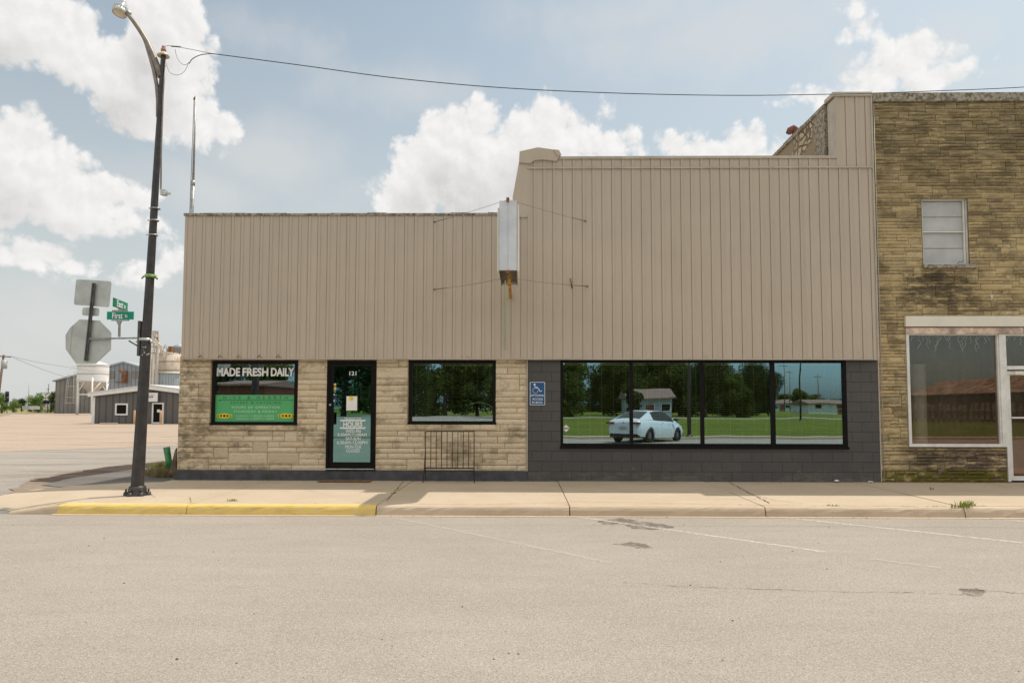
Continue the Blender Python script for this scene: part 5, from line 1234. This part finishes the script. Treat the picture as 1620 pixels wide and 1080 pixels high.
# rusty tank + blue bin + leg tower
Yt = 100.; tk = thing('rusty_tank', at(266, 640, Yt), 'rust streaked cream tank with railing above a blue ribbed base beyond the office', 'tank')
tx, tr_ = WX(268, 600, Yt), WX(268, 600, Yt)-WX(246.5, 600, Yt); z0_, z1_, z2_ = WZ(266, 588, Yt-2), WZ(266, 558.5, Yt-2), 0
mb = MB(); mb.lathe([(tr_, z0_), (tr_, z1_), (tr_-.1, z1_+.05), (.001, z1_+.3)], (tx, Yt, 0), 36); mb.build('upper_shell', 'tank_rusty', tk)
mb = MB(); mb.lathe([(tr_+.12, z0_-.2), (tr_+.12, z0_+.02), (tr_+.0, z0_+.03)], (tx, Yt, 0), 36); mb.build('band', 'bin_cone', tk)
mb = MB(); mb.lathe([(tr_-.05, 0), (tr_-.05, z0_-.15)], (tx, Yt, 0), 36); mb.build('lower_shell', 'tank_blue', tk)
mb = MB()
for k in range(14): a = 2*pi*k/14; mb.tube([(tx+tr_*cos(a), Yt+tr_*sin(a), z1_), (tx+tr_*cos(a), Yt+tr_*sin(a), z1_+.95)], .03, 4); b2 = 2*pi*(k+1)/14; mb.tube([(tx+tr_*cos(a), Yt+tr_*sin(a), z1_+.93), (tx+tr_*cos(b2), Yt+tr_*sin(b2), z1_+.93)], .025, 4)
mb.build('railing', 'rust', tk); mb = MB(); mb.box(tx-.15, tx+.35, Yt-.3, Yt+.3, z1_+.1, z1_+1.1); mb.build('hatch', 'rust', tk)
mb = MB(); Y3 = Yt+8; cx3 = WX(283, 555, Y3); mb.lathe([(1.6, 0), (1.6, WZ(283, 553, Y3)), (1.75, WZ(283, 553, Y3)), (.001, WZ(283, 543, Y3))], (cx3, Y3, 0), 24); tag(mb.build('grain_bin', 'tank_blue'), 'grey cone roofed bin peeping between the rusty tank and the shop', 'grain bin')
lt = thing('leg_tower', at(242, 640, Yt-1), 'slim grain elevator leg with head platform and slanting spouts above the office', 'grain elevator')
mb = MB(); Yl = Yt-3
mb.box(*[WX(v, 580, Yl) for v in (240.2, 242.2)], Yl, Yl+.3, 0, WZ(241, 533, Yl)); mb.box(*[WX(v, 580, Yl) for v in (243.2, 246.2)], Yl+.4, Yl+.8, 0, WZ(241, 533, Yl)); mb.build('leg', 'bin_cone', lt)
mb = MB(); bx3(240.8, 247, 523, 533, Yl, .6, mb); mb.build('head', 'bin_cone', lt)
mb = MB()
for (a, b_) in (((238, 534), (250, 534)), ((250, 534), (250, 523)), ((238, 548), (247, 548)), ((246.5, 524), (250, 528)), ((249.5, 533), (252, 548)), ((252, 548), (258, 557)), ((236, 558.5), (247, 558.5)), ((256, 557), (262, 545)), ((230, 534), (240, 534))): mb.tube([at(*a, Yl), at(*b_, Yl)], .05, 4)
mb.build('platform', 'rust', lt)
mb = MB(); mb.tube([at(238, 535, Yl), at(261, 557, Yl)], .16, 6); mb.tube([at(241, 533, Yl), at(257, 549, Yl)], .11, 6); mb.build('spout', 'cream_panel', lt)
mb = MB(); bx3(232, 238, 546, 616, Yl+2, .8, mb); mb.build('riser', 'white_paint', lt)

# poles, railway crossing
def upole(name, p0, p1, Y, arms, label, rad=.16, mat_='wood_pole', tf=None, wires=()):
    o = thing(name, at(*p0, Y), label, 'utility pole', 'utility poles'); mb = MB(); a = at(*p0, Y); a = (a[0], Y, 0); mb.tube([a, at(*p1, Y)], [rad, rad*.7], 8); mb.build('pole', mat_, o)
    for (x0, y0, x1, y1) in arms: mb = MB(); mb.tube([at(x0, y0, Y-.2), at(x1, y1, Y-.2)], .09, 4); mb.build('crossarm', mat_, o)
    if tf: mb = MB(); q = at(*tf, Y-.4); mb.lathe([(.001, -.5), (.3, -.5), (.3, .4), (.001, .5)], q, 12); mb.build('transformer', 'cabinet_grey', o)
    return o
upole('utility_pole', (-7, 650), (6, 561), 78, [(-3, 563, 17, 564.5)], 'leaning wooden utility pole with crossarm at the left edge', tf=(6.5, 576))
upole('utility_pole', (75.5, 648), (77, 607), 160, [(74, 616, 78, 615)], 'thin utility pole beyond the railway crossing signs', .12)
rm = thing('radio_mast', at(45, 645, 220), 'thin radio mast far beyond the railway verge', 'mast'); mb = MB(); q = at(45, 645, 220); mb.tube([(q[0], 220, 0), at(46, 599, 220)], [.14, .05], 5); mb.build('mast', 'galvanised', rm)
mb = MB(); q = at(43, 645, 200); mb.tube([(q[0], 200, 0), at(43, 628, 200)], .1, 5); mb.build('short_mast', 'cabinet_grey', rm)
cs = thing('crossing_signal', at(12, 645, 150), 'railway signal with two black heads on a pole at the far left', 'railway signal')
mb = MB(); q = at(11.5, 640, 150); mb.tube([(q[0], 150, 0), (q[0], 150, at(11, 620, 150)[2])], .1, 6); mb.build('pole', 'cabinet_grey', cs)
for py in (623, 631.5): mb = MB(); q = at(11.3, py, 149.8); mb.lathe([(.001, -.6), (.35, -.6), (.35, .55), (.001, .6)], q, 10); mb.tube([(q[0], q[1], q[2]+.2), (q[0]+.5, q[1]-.3, q[2]+.2)], .12, 5); mb.build('signal_head', 'signal_black', cs)
xb = thing('crossing_sign', at(73, 647, 150), 'white railway crossbuck with dark flashers beside the green trees', 'railway sign')
mb = MB(); q = at(73.5, 645, 150); mb.tube([(q[0], 150, 0), (q[0], 150, at(72, 624, 150)[2])], .12, 6); mb.build('pole', 'white_paint', xb)
mb = MB()
for sgn in (1, -1):
    c_ = at(72.5, 629, 149.8); mb2 = MB(); mb2.box(-1.2, 1.2, 0, .05, -.15, .15); mb2.xf(Matrix.Translation(c_) @ Matrix.Rotation(sgn*R(50), 4, 'Y')); join(mb, mb2)
mb.build('crossbuck', 'white_paint', xb)
for px in (69.8, 75.3): mb = MB(); q = at(px, 635.5, 149.7); mb.lathe([(.001, -.35), (.35, -.35), (.35, .35), (.001, .35)], q, 10); mb.build('flasher', 'signal_black', xb)
mb = MB(); bx3(35, 47, 642, 647.5, 140, 3, mb); tag(mb.build('relay_cabinet', 'cabinet_grey'), 'low grey equipment cabinet beside the railway road', 'cabinet')
mb = MB(); mb.tube(qb([at(17, 563, 78), at(60, 573, 85), at(110, 581, 95), at(160, 588, 110), at(225, 585, 125)], 20), .02, 4); mb.tube(qb([at(17, 564, 78), at(70, 585, 85), at(120, 600, 100), at(160, 605, 120)], 20), .02, 4); tag(mb.build('overhead_wires', 'wire_grey'), 'faint overhead wires sagging from the leaning pole to the shed', 'wires')

# ---- trees
def leafcloud(mb, blobs, n, size, rnd, dens=1.0):
    tot = sum(b_[3]*b_[4]*b_[5] for b_ in blobs)
    for (cx, cy, cz, rx, ry, rz) in blobs:
        k = int(n*(rx*ry*rz)/tot)+8; hue = rnd.random()
        for _ in range(k):
            d = Vector((rnd.gauss(0, 1), rnd.gauss(0, 1), rnd.gauss(0, 1))).normalized(); rr = rnd.random()**.38*(1+.22*mnoise.noise(d*2.3+Vector((cx, cy, cz))))
            c_ = Vector((cx+d.x*rx*rr, cy+d.y*ry*rr, cz+d.z*rz*rr)); nrm = (d+Vector((rnd.gauss(0, .7), rnd.gauss(0, .7), rnd.gauss(0, .7)))).normalized()
            a = nrm.orthogonal().normalized(); b2 = nrm.cross(a); an_ = rnd.uniform(0, 6.28); a, b2 = a*cos(an_)+b2*sin(an_), b2*cos(an_)-a*sin(an_); s_ = size*rnd.uniform(.6, 1.4)
            v = min(1, max(0, .5*hue+.5*rnd.random()))
            mb.add([c_-a*s_, c_-b2*s_*.6, c_+a*s_, c_+b2*s_*.6], [(0, 1, 2, 3)], 0, (v, hue, 0))
def make_tree(x, y, h, w_, leaf, label, group, seed, n=4200, low=.18, size=None):
    r_ = random.Random(seed); t_ = thing('tree', (x, y, 0), label, 'tree', group)
    mb = MB(); tr = h*.022+.05; bend = r_.uniform(-.04, .04)*h
    mb.tube([(x, y, -.1), (x+bend*.3, y, h*.2), (x+bend, y, h*.5), (x+bend*.8, y, h*.8)], [tr*1.3, tr, tr*.6, tr*.2], 8); blobs = []
    for k in range(13):
        a = r_.uniform(0, 6.28); t0 = r_.uniform(low+.12, .9); rad = w_*.5*r_.uniform(.35, .72)*(1-.55*abs(t0-.5)); c_ = (x+bend*t0+rad*cos(a), y+rad*sin(a), h*t0)
        s_ = w_*r_.uniform(.17, .28); blobs.append((*c_, s_, s_, s_*r_.uniform(.7, .95)))
        mb.tube([(x+bend*t0*.8, y, h*t0*.62), tuple((Vector((x+bend*t0, y, h*t0*.8))+Vector(c_))/2), c_], [tr*.4, tr*.25, tr*.08], 5)
    blobs.append((x+bend, y, h*.88, w_*.2, w_*.2, h*.12)); blobs.append((x, y, h*.55, w_*.3, w_*.3, h*.22))
    mb.build('trunk', 'bark', t_); cb = MB(); leafcloud(cb, blobs, n, size or h*.022, r_); cb.build('crown', leaf, t_); return t_
def tree_px(px, pytop, Y, wpx, *a, **k):
    x, z = W(px, pytop, Y); return make_tree(x, Y, z, wpx*abs(Y)/F_PX, *a, **k)
tg = 'trees beyond the railway'
tree_px(4, 620, 150, 26, 'leaf_bright', 'bright green bushy tree at the left edge beyond the signal', tg, 1, low=-.05)
tree_px(22, 629, 165, 20, 'leaf_bright', 'low bright green tree just right of the black signal', tg, 2, low=-.05)
tree_px(35, 630, 185, 18, 'leaf_dark', 'darker green tree furthest back near the radio mast', tg, 3, low=-.05)
tree_px(63, 620, 165, 34, 'leaf_bright', 'broad bright green tree left of the crossbuck sign', tg, 4, low=-.1, n=6000)
tree_px(82, 619, 170, 26, 'leaf_mid', 'green tree against the left end of the grey shed', tg, 5, low=-.1)
tree_px(50, 636, 172, 12, 'leaf_mid', 'small bush at the foot of the radio mast', tg, 6, low=-.1, n=2000)

# ---- weeds
def weeds(name, spots, label, mat_, h0, n, seed, cat='weeds', wd=.006, kind=None):
    r_ = random.Random(seed); mb = MB()
    for (x, y, z, rad) in spots:
        for _ in range(n):
            a = r_.uniform(0, 6.28); q = rad*sqrt(r_.random()); bx, by = x+q*cos(a)*1.6, y+q*sin(a)*.6; h = h0*r_.uniform(.4, 1.2); lean = r_.uniform(.1, .9)*h; a2 = r_.uniform(0, 6.28)
            p0 = Vector((bx, by, z)); p1 = p0+Vector((cos(a2)*lean*.35, sin(a2)*lean*.35, h*.65)); p2 = p0+Vector((cos(a2)*lean, sin(a2)*lean, h)); s_ = Vector((-sin(a2), cos(a2), 0))*wd; r0 = r_.random()
            mb.add([p0-s_, p0+s_, p1+s_*.8, p1-s_*.8, p2], [(0, 1, 2, 3), (3, 2, 4)], 0, (r0, r0, 0))
    return mb.build(name, mat_, kind=kind, label=label, cat=cat)
def gsp(px, py, rad, z=SW): x, y = G(px, py, z); return (x, y, z-.01, rad)
weeds('weed_tuft', [gsp(1522, 802, .10), gsp(1532, 800, .08)], 'green grass tuft growing at the kerb joint on the right', 'weed_green', .10, 60, 1)
weeds('weed_tuft', [gsp(1319, 800, .06)], 'small weed in the kerb seam left of the larger tuft', 'weed_green', .035, 30, 2)
weeds('weed_tuft', [gsp(368, 792, .06)], 'small weed behind the yellow kerb right of the lamp', 'weed_green', .05, 35, 3)
weeds('weed_tuft', [gsp(622, 780, .04)], 'tiny weed in the sidewalk joint left of the iron rack', 'weed_green', .04, 25, 4)
weeds('weed_tuft', [gsp(1473, 774, .03)], 'single leafy sprig on the shaded sidewalk before the stone wall', 'weed_green', .07, 12, 5, wd=.01)
weeds('weed_tuft', [gsp(1226, 815, .05, 0.01)], 'small weed in the gutter at the third kerb joint', 'weed_green', .04, 25, 6)
weeds('weed_tuft', [gsp(1440, 801, .1), gsp(1475, 801, .05)], 'thin weed strip in the kerb seam near the right end', 'weed_green', .02, 30, 7)
weeds('corner_grass', [gsp(262-k*5, 753-k*.5, .16, .05) for k in range(6)]+[gsp(273, 751, .12, .05)], 'green and dry grass clump around the green post at the shop corner', 'weed_dry', .2, 90, 8, 'grass', .006, 'stuff')
weeds('green_weeds', [gsp(258-k*4, 744-k*.4, .14, .05) for k in range(3)], 'green weed clump behind the dry grass at the shop corner', 'weed_green', .24, 70, 9, 'grass', .006, 'stuff')

# ================================================================== ACROSS THE STREET (seen mirrored in the windows)
def mir(px, py, Yv): x, z = W(px, py, Yv); return x, 2*D-Yv, z      # a point seen in the glass, at its real place
OYK = -7.6
mb = MB(); mb.box(-60, 80, OYK-.18, OYK, -.02, .13, 0, None, .03); mb.box(-60, 80, OYK-.75, OYK-.181, -.02, .125); struct('far_sidewalk', mb, 'walk_concrete')
mb = MB(); mb.sheet([(-420, OYK-.75), (420, OYK-.75), (420, -420), (-420, -420)], .08); struct('lawn', mb, 'lawn')
mb = MB(); mb.sheet([(-100, -62), (120, -66), (120, -73), (-100, -70)], .09); struct('gravel_track', mb, 'street_gravel')
mb = MB(); mb.sheet([(-13, OYK-.2), (-1.5, OYK-.2), (-4.5, -94), (-38, -94)], .134); struct('cross_street', mb, 'street_gravel')
# white sedan
def make_car(cx, cy, rot, label):
    car = thing('car', (0, 0, 0), label, 'car')
    # body sections along x (front +x): (x, half width, sill z, belt z, roof z, roof half width)
    L = 4.66
    def lerp(a, b_, t_): return a+(b_-a)*t_
    def interp(tab, x):
        for (x0, v0), (x1, v1) in zip(tab, tab[1:]):
            if x <= x1: t_ = (x-x0)/(x1-x0); t_ = t_*t_*(3-2*t_) if x1-x0 > .2 else t_; return v0+(v1-v0)*t_
        return tab[-1][1]
    hw = [(-2.33, .70), (-2.1, .84), (-1.4, .90), (0, .90), (1.4, .89), (2.0, .82), (2.25, .62), (2.33, .45)]
    belt = [(-2.33, .86), (-2.2, 1.02), (-1.8, 1.05), (-1.0, 1.03), (0, .98), (.8, .95), (1.6, .86), (2.1, .74), (2.33, .55)]
    sill = [(-2.33, .42), (-2.1, .28), (-1.5, .22), (1.6, .20), (2.1, .24), (2.33, .32)]
    xs = [-2.33+L*i/60 for i in range(61)]; vs = []; fs = []; N = 18
    for x in xs:
        w_, zb, zs = interp(hw, x), interp(belt, x), interp(sill, x)
        for k in range(N+1):
            u = k/N    # from left sill over the top to right sill
            if u < .36: t_ = u/.36; y = -w_*(.93+.07*sin(pi*min(1, t_*1.25))) if t_ < .8 else -w_*lerp(.98, .86, (t_-.8)/.2); z = lerp(zs, zb, t_**.9)
            elif u > .64: t_ = (1-u)/.36; y = w_*(.93+.07*sin(pi*min(1, t_*1.25))) if t_ < .8 else w_*lerp(.98, .86, (t_-.8)/.2); z = lerp(zs, zb, t_**.9)
            else: t_ = (u-.36)/.28; y = lerp(-w_*.86, w_*.86, t_); z = zb+.035*sin(pi*t_)
            for ax in (-1.36, 1.37):      # wheel arches
                if abs(x-ax) < .36 and (u < .36 or u > .64): zz = .30+sqrt(max(0, .37**2-(x-ax)**2)); z = max(z, min(zz, zb-.12)) if t_ < .75 else z
            vs.append((x, y, z))
    for i in range(60):
        for k in range(N): fs.append((i*(N+1)+k, i*(N+1)+k+1, (i+1)*(N+1)+k+1, (i+1)*(N+1)+k))
    fs.append(tuple(range(N, -1, -1))); fs.append(tuple(60*(N+1)+k for k in range(N+1)))
    mb = MB(); mb.add(vs, fs, 0, None, True); mb.sm[-1] = mb.sm[-2] = False
    mb.build('body', 'car_paint', car)
    # cabin: glass greenhouse with painted roof and pillars
    def cab(x, zz, ww): return [(x, -ww, zz), (x, ww, zz)]
    prof = [(-1.95, 1.04, .70), (-1.45, 1.22, .66), (-.95, 1.38, .60), (-.4, 1.44, .57), (.2, 1.43, .57), (.6, 1.35, .60), (1.15, 1.10, .70), (1.45, .93, .76)]
    vs = []; fs = []
    for (x, z, w_) in prof:
        zb = interp(belt, x)-.03; wb = interp(hw, x)*.87; vs += [(x, -wb, zb), (x, -w_, max(zb+.005, z-.03)), (x, -w_*.85, max(zb+.01, z)), (x, w_*.85, max(zb+.01, z)), (x, w_, max(zb+.005, z-.03)), (x, wb, zb)]
    for i in range(7):
        for k in range(5): fs.append((i*6+k, i*6+k+1, (i+1)*6+k+1, (i+1)*6+k))
    mi = [1]*len(fs)
    for i in range(7):
        for k in range(5):
            if k == 2 and 2 <= i <= 4: mi[i*5+k] = 0
            if k in (1, 3): mi[i*5+k] = 0
            if k in (0, 4) and i in (0, 1): mi[i*5+k] = 0
            if k in (0, 4) and i == 6: mi[i*5+k] = 0
    mb = MB(); mb.add(vs, [f for f, m_ in zip(fs, mi) if m_ == 0], 0, None, True); mb.build('roof', 'car_paint', car)
    mb = MB(); mb.add(vs, [f for f, m_ in zip(fs, mi) if m_ == 1], 0, None, True); mb.build('windows', 'car_glass', car)
    mb = MB(); mb.box(-1.5, 1.3, -.6, .6, .5, .9); mb.box(-2.2, 2.2, -.74, .74, .24, .4); mb.build('underbody', 'black_plastic', car)
    for ax in (-1.36, 1.37):
        for s_ in (-1, 1):
            wh = thing('wheel', (ax, s_*.79, .325), None, None); wh.parent = car
            mb = MB(); mb.lathe([(.22, -.10), (.30, -.10), (.325, -.07), (.325, .07), (.30, .10), (.22, .10)], n=28); mb.xf(Matrix.Translation((ax, s_*.79, .325)) @ Matrix.Rotation(pi/2, 4, 'X')); mb.build('tyre', 'tyre', wh)
            mb = MB()
            for k in range(10): o = len(mb.v); mb.box(.03, .225, -.016, .016, .03, .06); mb.xf(Matrix.Rotation(2*pi*k/10, 4, 'Z'), o)
            mb.lathe([(.001, .065), (.05, .065), (.05, .02)], n=12); mb.lathe([(.205, .06), (.225, .06), (.225, -.06)], n=24); mb.xf(Matrix.Translation((ax, s_*.79, .325)) @ Matrix.Rotation(-s_*pi/2, 4, 'X')); mb.build('rim', 'alloy', wh)
    for s_ in (-1, 1):
        mb = MB(); o = len(mb.v); mb.box(-2.40, -2.2, s_*.42, s_*.80, .845, .93, 0, None, .02); mb.build('tail_light', 'tail_red', car)
        mb = MB(); mb.ellipsoid((.95, s_*1.0, 1.0), (.09, .10, .07), 10); mb.tube([(.95, s_*.84, .96), (.95, s_*.95, .99)], .025, 6); mb.build('mirror', 'black_plastic', car)
        mb = MB(); mb.box(-.35, -.2, s_*.895, s_*.925, .83, .855, 0, None, .006); mb.box(.45, .6, s_*.895, s_*.925, .80, .825, 0, None, .006); mb.build('door_handle', 'silver', car)
        mb = MB(); mb.box(2.0, 2.2, s_*.45, s_*.72, .62, .70, 0, None, .02); mb.build('headlight', 'silver', car)
    mb = MB(); mb.box(-2.355, -2.3, -.18, .18, .60, .74, 0, None, .005); mb.build('number_plate', 'cabinet_grey', car)
    mb = MB(); mb.box(-2.35, -2.2, -.60, .60, .28, .38, 0, None, .03); mb.build('rear_bumper_insert', 'black_plastic', car)
    mb = MB(); mb.ellipsoid((-2.34, 0, .89), (.012, .055, .04), 12); mb.build('badge', 'silver', car)
    car.location = (cx, cy, .0); car.rotation_euler = (0, 0, rot); car.scale = (1.04, 1.04, 1.03); return car
make_car(6.05, -5.15, R(-53), 'white sedan parked across the street, seen in the wide window')
# dark lamp post beyond the car
def dark_post(px, py, Yv, h, label):
    x, y, z = mir(px, py, Yv); o = thing('lamp_post', (x, y, .1), label, 'lamp post', 'dark lamp posts across the street'); mb = MB(); mb.tube([(x, y, .1), (x+h*.01, y, h)], [.11, .06], 8); mb.build('pole', 'pole_bronze', o)
    mb = MB(); mb.lathe([(.001, 0), (.22, 0), (.2, .05), (.13, .16), (.11, .16)], (x, y, .1), 12); mb.build('base', 'pole_bronze', o)
    mb = MB(); mb.tube(qb([(x+h*.01, y, h-1.2), (x+.3, y+.5, h-.2), (x+.3, y+1.4, h+.5)], 10), .04, 6); mb.build('arm', 'pole_bronze', o); return o
dark_post(1091, 690, 37.0, 7.4, 'dark lamp post across the street, mirrored just right of the white sedan')
dark_post(1267, 652, 75, 11.5, 'tall dark pole mirrored in the right pane of the wide window')
# houses
def make_house(pxa, pxb, pyr, pye, Yv, dep, wallm, roofm, label, win=3, slope=0):
    x0, y, zr = mir(pxa, pyr, Yv); x1 = mir(pxb, pyr, Yv)[0]; ze = mir(pxa, pye, Yv)[2]; o = thing('house', ((x0+x1)/2, y, .08), label, 'house', 'houses across the street')
    mb = MB(); mb.box(x0+.4, x1-.4, y-dep, y, .08, ze); mb.build('wall', wallm, o)
    mb = MB(); prof = [(y+.5, ze-.02), (y-dep/2, zr), (y-dep-.5, ze-.02), (y-dep-.5, ze-.2), (y+.5, ze-.2)]
    vs = [(x0, a, b_) for a, b_ in prof]+[(x1, a, b_) for a, b_ in prof]; mb.add(vs, [tuple(range(5)), tuple(range(9, 4, -1))]+[(i, i+5, (i+1) % 5+5, (i+1) % 5) for i in range(5)]); mb.build('roof', roofm, o)
    for k in range(win):
        wx = x0+(x1-x0)*(k+.6)/(win+.2); wi = thing('window', (wx, y, 1.2), None, None); wi.parent = o; wi.location = Vector(wi['_w'])-Vector(o['_w'])
        mb = MB(); ring(mb, wx-.7, wx+.7, 1.0, 2.1, y+.0, y+.06, .09); mb.build('frame', 'white_paint', wi); mb = MB(); mb.box(wx-.61, wx+.61, y+.01, y+.03, 1.09, 2.01); mb.build('pane', 'car_glass', wi)
    dx = x0+(x1-x0)*.5; mb = MB(); mb.box(dx-.5, dx+.5, y+.001, y+.05, .1, 2.2); mb.build('door', 'brick_red', o); return o
make_house(990, 1068, 613, 628, 96, 8, 'house_blue', 'shingle', 'pale blue house with brown shingle roof mirrored behind the white sedan', 3)
make_house(1276, 1380, 632, 638, 150, 9, 'house_white', 'shingle', 'white bungalow with reddish roof mirrored low in the right pane', 3)
make_house(1218, 1256, 631, 637, 230, 8, 'house_blue', 'shingle', 'far small blue house mirrored left of the bungalow', 2)
make_house(338, 425, 598, 606, 62, 9, 'brick_red', 'shingle', 'red brick house mirrored behind the lettering of the left window', 2)
# barn and board fence
xA, yA, zA = mir(1492, 604, 104); xB, yB, zB = mir(1625, 590, 84); rd = Vector((xB-xA, yB-yA)).normalized(); sd = Vector((-rd.y, rd.x))
if sd.y < 0: sd = -sd
br = thing('barn', (xA, yA, .08), 'old brown barn with rusty metal roof mirrored in the white framed shopfront', 'barn')
Lb = 40.; hwid = 4.6; zr = 5.35; ze = 3.5
def bp(l, s_, z): return (xA+rd.x*l+sd.x*s_, yA+rd.y*l+sd.y*s_, z)
mb = MB(); vs = [bp(0, -hwid, .05), bp(0, hwid, .05), bp(0, hwid, ze), bp(0, 0, zr-.05), bp(0, -hwid, ze)]+[bp(Lb, -hwid, .05), bp(Lb, hwid, .05), bp(Lb, hwid, ze), bp(Lb, 0, zr-.05), bp(Lb, -hwid, ze)]
mb.add(vs, [(0, 1, 2, 3, 4), (9, 8, 7, 6, 5), (0, 5, 6, 1), (1, 6, 7, 2), (0, 4, 9, 5)]); mb.build('wall', 'old_wood', br)
for s_ in (1, -1):
    mb = MB(); n = 30
    for k in range(n):
        l0, l1 = -.5+(Lb+1)*k/n, -.5+(Lb+1)*(k+1)/n-.05; dz = .03*(k % 2)
        mb.add([bp(l0, 0, zr+dz), bp(l1, 0, zr+dz), bp(l1, s_*(hwid+.6), ze-.2+dz), bp(l0, s_*(hwid+.6), ze-.2+dz), bp(l0, 0, zr+dz-.06), bp(l1, 0, zr+dz-.06), bp(l1, s_*(hwid+.6), ze-.26+dz), bp(l0, s_*(hwid+.6), ze-.26+dz)], [(0, 1, 2, 3), (7, 6, 5, 4), (0, 3, 7, 4), (1, 5, 6, 2), (3, 2, 6, 7)])
    mb.build('roof', 'rusty_roof', br)
mb = MB(); mb.add([bp(14, hwid+.03, 1.9), bp(17, hwid+.03, 1.9), bp(17, hwid+.03, 2.6), bp(14, hwid+.03, 2.6)], [(0, 1, 2, 3)]); mb.build('opening', 'interior_dark', br)
fn = thing('board_fence', mir(1520, 660, 80), 'weathered leaning board fence mirrored in front of the barn', 'fence')
mb = MB(); r_ = random.Random(2); f0 = Vector(mir(1440, 664, 74)[:2]); f1 = Vector(mir(1720, 660, 70)[:2]); dL = (f1-f0).length; d_ = (f1-f0).normalized(); s_ = 0; postsmb = []
while s_ < dL:
    p_ = f0+d_*s_; tilt = r_.uniform(-.06, .18); h = r_.uniform(1.7, 2.05); w_ = .3
    a = Vector((p_.x, p_.y, .1)); b_ = a+Vector((d_.x*w_, d_.y*w_, 0)); tp = Vector((d_.x*tilt, d_.y*tilt, h)); nn = Vector((-d_.y, d_.x, 0))*.03
    mb.add([a-nn, b_-nn, b_+tp-nn, a+tp-nn, a+nn, b_+nn, b_+tp+nn, a+tp+nn], [(0, 1, 2, 3), (7, 6, 5, 4), (0, 3, 7, 4), (1, 5, 6, 2), (2, 6, 7, 3)]); s_ += r_.uniform(.42, .6)
mb.build('boards', 'fence_wood', fn); mb = MB()
for z in (.45, 1.3): mb.tube([(f0.x, f0.y+.06, z), (f1.x, f1.y+.06, z)], .06, 4)
mb.build('rails', 'shed_metal', fn)
# utility poles behind the camera
for (px, py, Yv, h, lb) in ((1241, 648, 200, 14, 'left utility pole of the mirrored pair in the right pane'), (1250, 648, 215, 13, 'right utility pole of the mirrored pair in the right pane'), (1296, 648, 190, 10.5, 'single utility pole mirrored above the bungalow'), (1146, 648, 120, 13, 'pale utility pole mirrored before the trees in the third pane')):
    x, y, z = mir(px, py, Yv); o = thing('utility_pole', (x, y, .08), lb, 'utility pole', 'utility poles across the street'); mb = MB(); mb.tube([(x, y, .08), (x-.3, y, h)], [.17, .11], 8); mb.build('pole', 'wood_pole', o)
    mb = MB(); mb.box(x-1.5, x+.9, y-.1, y+.1, h-.9, h-.75); mb.build('crossarm', 'wood_pole', o)
# tree line
specs = [(350, 545, 125, 110), (420, 560, 110, 80), (545, 520, 105, 120), (600, 545, 120, 90), (655, 560, 100, 80), (705, 552, 112, 90), (755, 540, 118, 90), (800, 545, 100, 80), (850, 540, 112, 90),
         (905, 560, 105, 70), (955, 575, 122, 60), (985, 548, 112, 80), (1030, 535, 128, 100), (1075, 545, 118, 90), (1115, 560, 110, 70), (1150, 575, 122, 60), (1190, 572, 128, 60), (1165, 592, 112, 50), (1215, 588, 130, 46)]
protos = {}; ords = ['first', 'second', 'third', 'fourth', 'fifth', 'sixth', 'seventh', 'eighth', 'ninth', 'tenth', 'eleventh', 'twelfth', 'thirteenth', 'fourteenth', 'fifteenth', 'sixteenth', 'seventeenth', 'eighteenth', 'nineteenth']
for i, (px, pyt, Yv, wp) in enumerate(specs):
    x, y, z = mir(px, pyt, Yv); w_ = wp*Yv/F_PX; kind = i % 4; lab = ords[i]+' tree from the left in the tall tree line mirrored in the shop windows'
    if kind not in protos:
        protos[kind] = (make_tree(x, y, z, w_, ('leaf_dark', 'leaf_mid', 'leaf_dark', 'leaf_mid')[kind], lab, 'tree line across the street', 50+kind, n=13000, low=-.06, size=.21), z, w_)
    else:
        src, z0, w0 = protos[kind]; c_ = copy_tree(src); c_.location = (x, y, 0); c_.rotation_euler = (0, 0, i*1.3); c_.scale = (w_/w0, w_/w0, z/z0); c_['label'] = lab
x, y, z = mir(1000, 606, 90); make_tree(x, y, z, 3.0, 'leaf_dark', 'small dark tree mirrored in front of the left half of the pale blue house', 'tree line across the street', 90, n=3500, low=-.1, size=.16)
# low hedge of trees on the horizon behind
specs2 = [(1235, 622, 260, 40), (1262, 615, 250, 36), (1290, 622, 270, 44), (1325, 630, 280, 60), (1370, 628, 260, 60), (480, 600, 180, 60), (905, 596, 170, 70), (950, 590, 175, 70), (1000, 594, 172, 70), (1050, 588, 176, 70), (1100, 592, 170, 70), (1150, 596, 174, 70), (1198, 602, 178, 60), (860, 590, 170, 70)]
for i, (px, pyt, Yv, wp) in enumerate(specs2):
    x, y, z = mir(px, pyt, Yv); src, z0, w0 = protos[1]; c_ = copy_tree(src); w_ = wp*Yv/F_PX; c_.location = (x, y, 0); c_.rotation_euler = (0, 0, i*1.9); c_.scale = (w_/w0, w_/w0, z/z0)
    c_['label'] = ords[i]+' low distant tree from the left on the mirrored horizon'; c_['group'] = 'distant trees across the street'
for o in list(bpy.data.objects):
    if '_w' in o: del o['_w']
